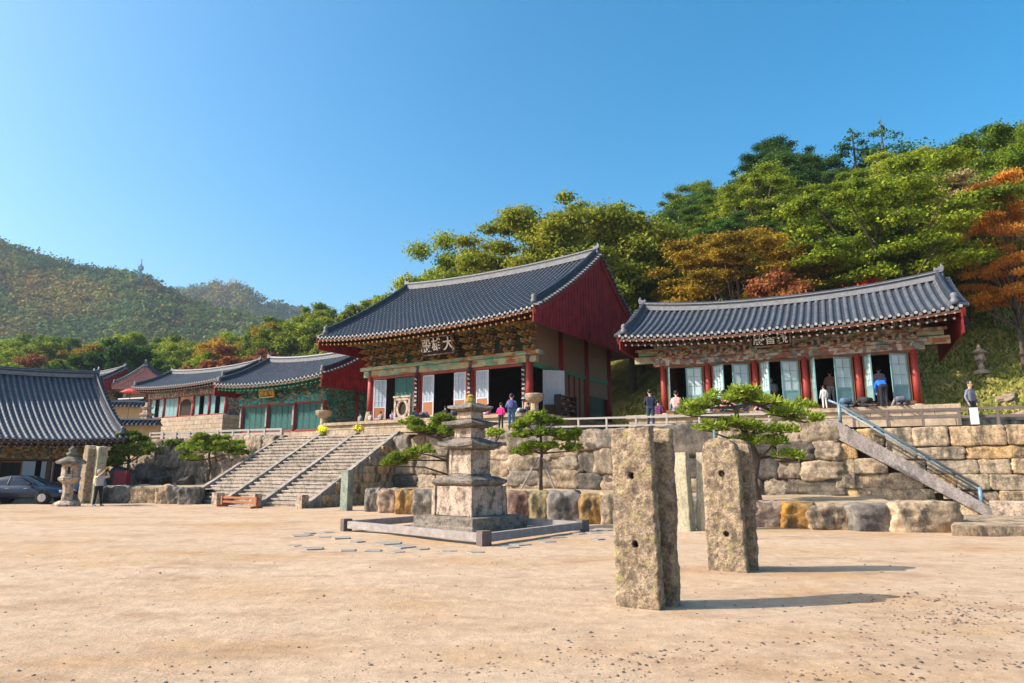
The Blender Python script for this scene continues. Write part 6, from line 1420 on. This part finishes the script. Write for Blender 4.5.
for px, D, pose, top, bot, lab, rz in ((675, 31.2, 'sit', (.7, .35, .32), (.2, .2, .22), 'person in salmon pink sitting at the left column of right hall', 170), (697, 31.4, 'bow', (.35, .38, .42), (.05, .05, .06), 'person in grey bowing low before the second doorway', 200),
    (708, 31.0, 'sit', (.75, .4, .38), (.3, .25, .25), 'person in light pink sitting before the second doorway', 190), (722, 31.0, 'sit', (.65, .2, .3), (.1, .1, .1), 'person in deep pink sitting behind the pine pads', 150), (731, 30.6, 'sit', (.6, .25, .28), (.1, .1, .1), 'person in rose jacket sitting left of the blue jeans', 180),
    (742, 30.0, 'bend', (.07, .2, .4), (.04, .12, .28), 'person in blue jeans bending behind the pine', 190), (762, 30.2, 'bow', (.6, .45, .62), (.25, .2, .3), 'person in lilac bowing before the middle doorway', 200),
    (843, 29.0, 'bow', (.08, .16, .26), (.05, .08, .12), 'person in dark blue bowing before the fourth doorway', 170), (862, 28.6, 'bow', (.03, .03, .035), (.02, .02, .02), 'person in black bowing left of the standing blue jacket', 190), (897, 28.2, 'bow', (.3, .3, .36), (.1, .1, .12), 'person in grey bowing before the right end doorway', 160)):
    person(lab, on(px, D, 4.3), rz, pose, top, bot, .95, group='visitors praying outside the right hall')
person('child in white standing beside the fourth red column', on(822, 29.2, 4.3), 180, 'stand', (.7, .66, .6), (.6, .55, .5), .56)
person('person in vivid blue jacket bending at the right end doorway', on(881, 28.2, 4.3), 170, 'bend', (.01, .12, .7), (.02, .02, .03), .92)
person('man with checked grey blue shirt standing right of the hall', on(967.5, 27.2, 3.45), 20, 'stand', (.17, .17, .22), (.04, .04, .05), 1.0, face=True)
# inside the right hall
for (lx, ly, s, top, bot, lab) in ((2.15-.1, 1.2, .95, (.38, .22, .17), (.6, .56, .52), 'person with brown top and white trousers inside fourth doorway'), (2.75, 1.0, .95, (.4, .42, .5), (.35, .38, .48), 'person in pale grey blue inside the fourth doorway'), (4.05, 1.0, .95, (.42, .36, .42), (.38, .33, .4), 'person in mauve grey inside the right end doorway')):
    q = Matrix.Rotation(R(A2), 3, 'Z') @ Vector((lx, ly, 0)); person(lab, (12.33+q.x, 31.15+q.y, 4.59), 150, 'back', top, bot, s)
for lx, lab in ((-.55, 'left red robed statue in the middle doorway'), (.35, 'right red robed statue in the middle doorway')):
    q = Matrix.Rotation(R(A2), 3, 'Z') @ Vector((lx, 1.1, 0)); t = thing('statue', lab, 'statue', (12.33+q.x, 31.15+q.y, 4.6), A2)
    MB().lathe([(.34, 0), (.36, .2), (.28, .5), (.3, .85), (.22, 1.1), (.1, 1.2)], 14).build('robe', [cloth((.5, .02, .02))], t, True)
    MB().ball((0, 0, 1.32), .14).build('head', [M['white']], t, True); m = MB(); m.lathe([(.2, .6), (.3, .9), (.22, 1.14)], 10, c=(.08, -.03, 0)); m.build('shawl', [cloth((.6, .6, .58))], t, True)
# worshippers in front of the central hall
for px, D, top, lab in ((362, 41.6, (.25, .25, .27), 'grey clothed person bowing at the left end of central hall'), (372, 41.2, (.45, .35, .33), 'pinkish grey person bowing beside the white door'), (382, 40.6, (.3, .27, .26), 'brownish person bowing left of the round frame'), (394, 39.8, (.3, .22, .42), 'purple clothed person bowing left of the round frame'),
    (416, 38.4, (.2, .24, .34), 'slate blue person bowing right of the round frame'), (425, 38.0, (.36, .38, .46), 'pale blue person bowing before the first pillar board'), (446, 37.2, (.03, .03, .04), 'black clothed person bowing before the middle doorway'), (455, 36.8, (.05, .07, .14), 'navy clothed person bowing before the middle doorway'),
    (488, 36.2, (.35, .1, .3), 'magenta clothed person bowing right of the pagoda top'), (521, 35.7, (.3, .33, .42), 'grey blue person bowing left of the stone bowl'), (528, 35.3, (.03, .03, .04), 'black clothed person bowing beside the stone bowl')):
    person(lab, on(px, D, 4.51), 150+px % 60, 'bow' if px % 2 else 'sit', top, (.08, .08, .1), .9 if px % 2 else .62, group='visitors praying outside the central hall')
# ---------------------------------------------------------------- parked car
M['carpaint'] = mat('dark_blue_car_paint', (.006, .016, .04), .25, .03, 1, spec=.6); M['glass'] = mat('tinted_glass', (.012, .016, .02), .05, .02, 1, spec=.8); M['tyre'] = mat('tyre_rubber', (.015, .015, .015), .85); M['alloy'] = mat('alloy_wheel', (.5, .5, .52), .3, .05, 3, metal=.8); M['lampglass'] = mat('lamp_glass', (.6, .62, .65), .1, .05, 3)
cp = gpt(37, 504.5); car = thing('parked_car', 'dark blue saloon car parked at the left edge', 'car', (cp.x-1.35, cp.y+.95, 0), 3)
sta = [(-2.3, .55, .78, .80, .0), (-2.22, .36, .92, .86, 0), (-1.7, .30, .98, .89, 0), (-1.0, .30, .98, .9, 0), (0, .28, .97, .9, 0), (.9, .3, .95, .9, 0), (1.5, .3, .86, .88, 0), (2.05, .3, .74, .82, 0), (2.28, .36, .62, .68, 0), (2.33, .42, .5, .55, 0)]
m = MB(); ring = []
for x, zl_, zh, hw_, _ in sta:
    zm = (zl_+zh)/2; ring.append([(x, -hw_*.86, zl_), (x, -hw_, zl_+.1), (x, -hw_*1.01, zm), (x, -hw_*.96, zh-.04), (x, -hw_*.8, zh+.01), (x, 0, zh+.04), (x, hw_*.8, zh+.01), (x, hw_*.96, zh-.04), (x, hw_*1.01, zm), (x, hw_, zl_+.1), (x, hw_*.86, zl_)])
K = 11
for r_ in ring: m.v += r_
for i in range(len(ring)-1):
    for j in range(K): m.f.append((i*K+j, i*K+(j+1) % K, (i+1)*K+(j+1) % K, (i+1)*K+j)); m.m.append(0)
m.f += [tuple(range(K)), tuple((len(ring)-1)*K+j for j in range(K))[::-1]]; m.m += [0, 0]
body = m.build('body', [M['carpaint']], car, True)
m = MB(); cab = [(-1.95, .98, .98, .72, .72), (-1.35, .96, 1.36, .76, .58), (-.5, .96, 1.46, .78, .6), (.15, .96, 1.43, .78, .6), (.75, .95, 1.12, .78, .68), (1.15, .9, .92, .76, .74)]
ring = [[(x, -w0, z0), (x, -(w0+w1)/2-.02, z0+(z1-z0)*.55), (x, -w1, z1-.02), (x, 0, z1+.02), (x, w1, z1-.02), (x, (w0+w1)/2+.02, z0+(z1-z0)*.55), (x, w0, z0)] for x, z0, z1, w0, w1 in cab]; K = 7
for r_ in ring: m.v += r_
for i in range(len(ring)-1):
    for j in range(K-1): m.f.append((i*K+j, i*K+j+1, (i+1)*K+j+1, (i+1)*K+j)); m.m.append(1 if j in (0, 1, 4, 5) or i in (3, 4, 0) else 0)
m.build('cabin', [M['carpaint'], M['glass']], car, True)
m = MB()
for sgn in (-1, 1):
    for (a, b) in (((-.45, 1.0), (-.42, 1.42)), ((-1.45, 1.0), (-1.25, 1.34)), ((1.12, .93), (.1, 1.42))): m.beam((a[0], sgn*.8, a[1]), (b[0], sgn*.63, b[1]), .05, .05)
m.build('window_pillar', [M['carpaint']], car)
wm = MB()
for x in (-1.42, 1.42):
    for y in (-.82, .82):
        wh = MB().tube([(0, -.11, 0), (0, -.1, 0), (0, .1, 0), (0, .11, 0)], [.29, .33, .33, .29], 24).build('wheel', [M['tyre']], car, True, loc=(x, y, .33))
        rim = MB(); rim.tube([(0, -.125*(1 if y < 0 else -1), 0), (0, 0, 0)], .1, 12); sg = -.118 if y < 0 else .118
        for k in range(7): a = k*.8976; rim.beam((0, sg, 0), (.2*math.cos(a), sg, .2*math.sin(a)), .03, .05)
        rim.tube([(0, sg-.004, 0), (0, sg*.7, 0)], .21, 20); rim.build('rim', [M['alloy']], wh)
        MB().tube([(0, -.09, 0), (0, .09, 0)], .39, 24).build('wheel_arch', [M['tyre']], car, loc=(x, y*.975, .35))
for s in (-1, 1):
    MB().ball((2.12, s*.6, .62), .14, 0, 10, 6, (1.1, 1.1, .7)).build('headlight', [M['lampglass']], car, True); MB().box((.75, s*.97, 1.02), (.16, .2, .13)).build('mirror', [M['carpaint']], car, bevel=.03)
for s in (-1, 1):
    for x in (.55, -.4): MB().box((x, s*.915, .8), (.18, .02, .03)).build('door_handle', [M['alloy']], car)
# banners behind the car
bq = gpt(38, 497.5, .2); bn = thing('banner', 'blue and white printed banner hung behind the parked car', 'banner', (bq.x, bq.y+1.6, 0), 42)
m = MB()
for i in range(12):
    x0, x1 = -2.9+i*.48, -2.9+(i+1)*.48; m.add([(x0, .03*math.sin(i), .25), (x1, .03*math.sin(i+1), .25), (x1, .03*math.sin(i+1), 1.28), (x0, .03*math.sin(i), 1.28)], [(0, 1, 2, 3)], 0 if i in (0, 1, 2, 3) else 2 if i in (8, 9, 10) else 1)
m.build('cloth', [mat('banner_blue', (.02, .12, .55), .7), mat('banner_pale', (.55, .65, .75), .7, .3, 3), mat('banner_mid_blue', (.12, .3, .55), .7, .5, 4)], bn)
for x in (-2.95, 2.9): MB().tube([(x, 0, 0), (x, 0, 1.4)], .03, 6).build('pole', [M['wood_grey']], bn)
m = MB(); m.tube([(1.6, -.06, .55), (1.6, -.05, .55)], .2, 12); m.box((1.6, -.05, .9), (.3, .02, .3)); m.build('printed_emblem', [cloth((.04, .15, .2))], bn)
q = gpt(108, 501); o = MB().box((0, 0, .6), (.75, .5, 1.2)).build('cabinet', [mat('maroon_paint', (.2, .02, .03), .6)], None, bevel=.02); o.location = (q.x, q.y+1.2, .5); tag(o, 'dark maroon cabinet behind the man taking a photo', 'cabinet')
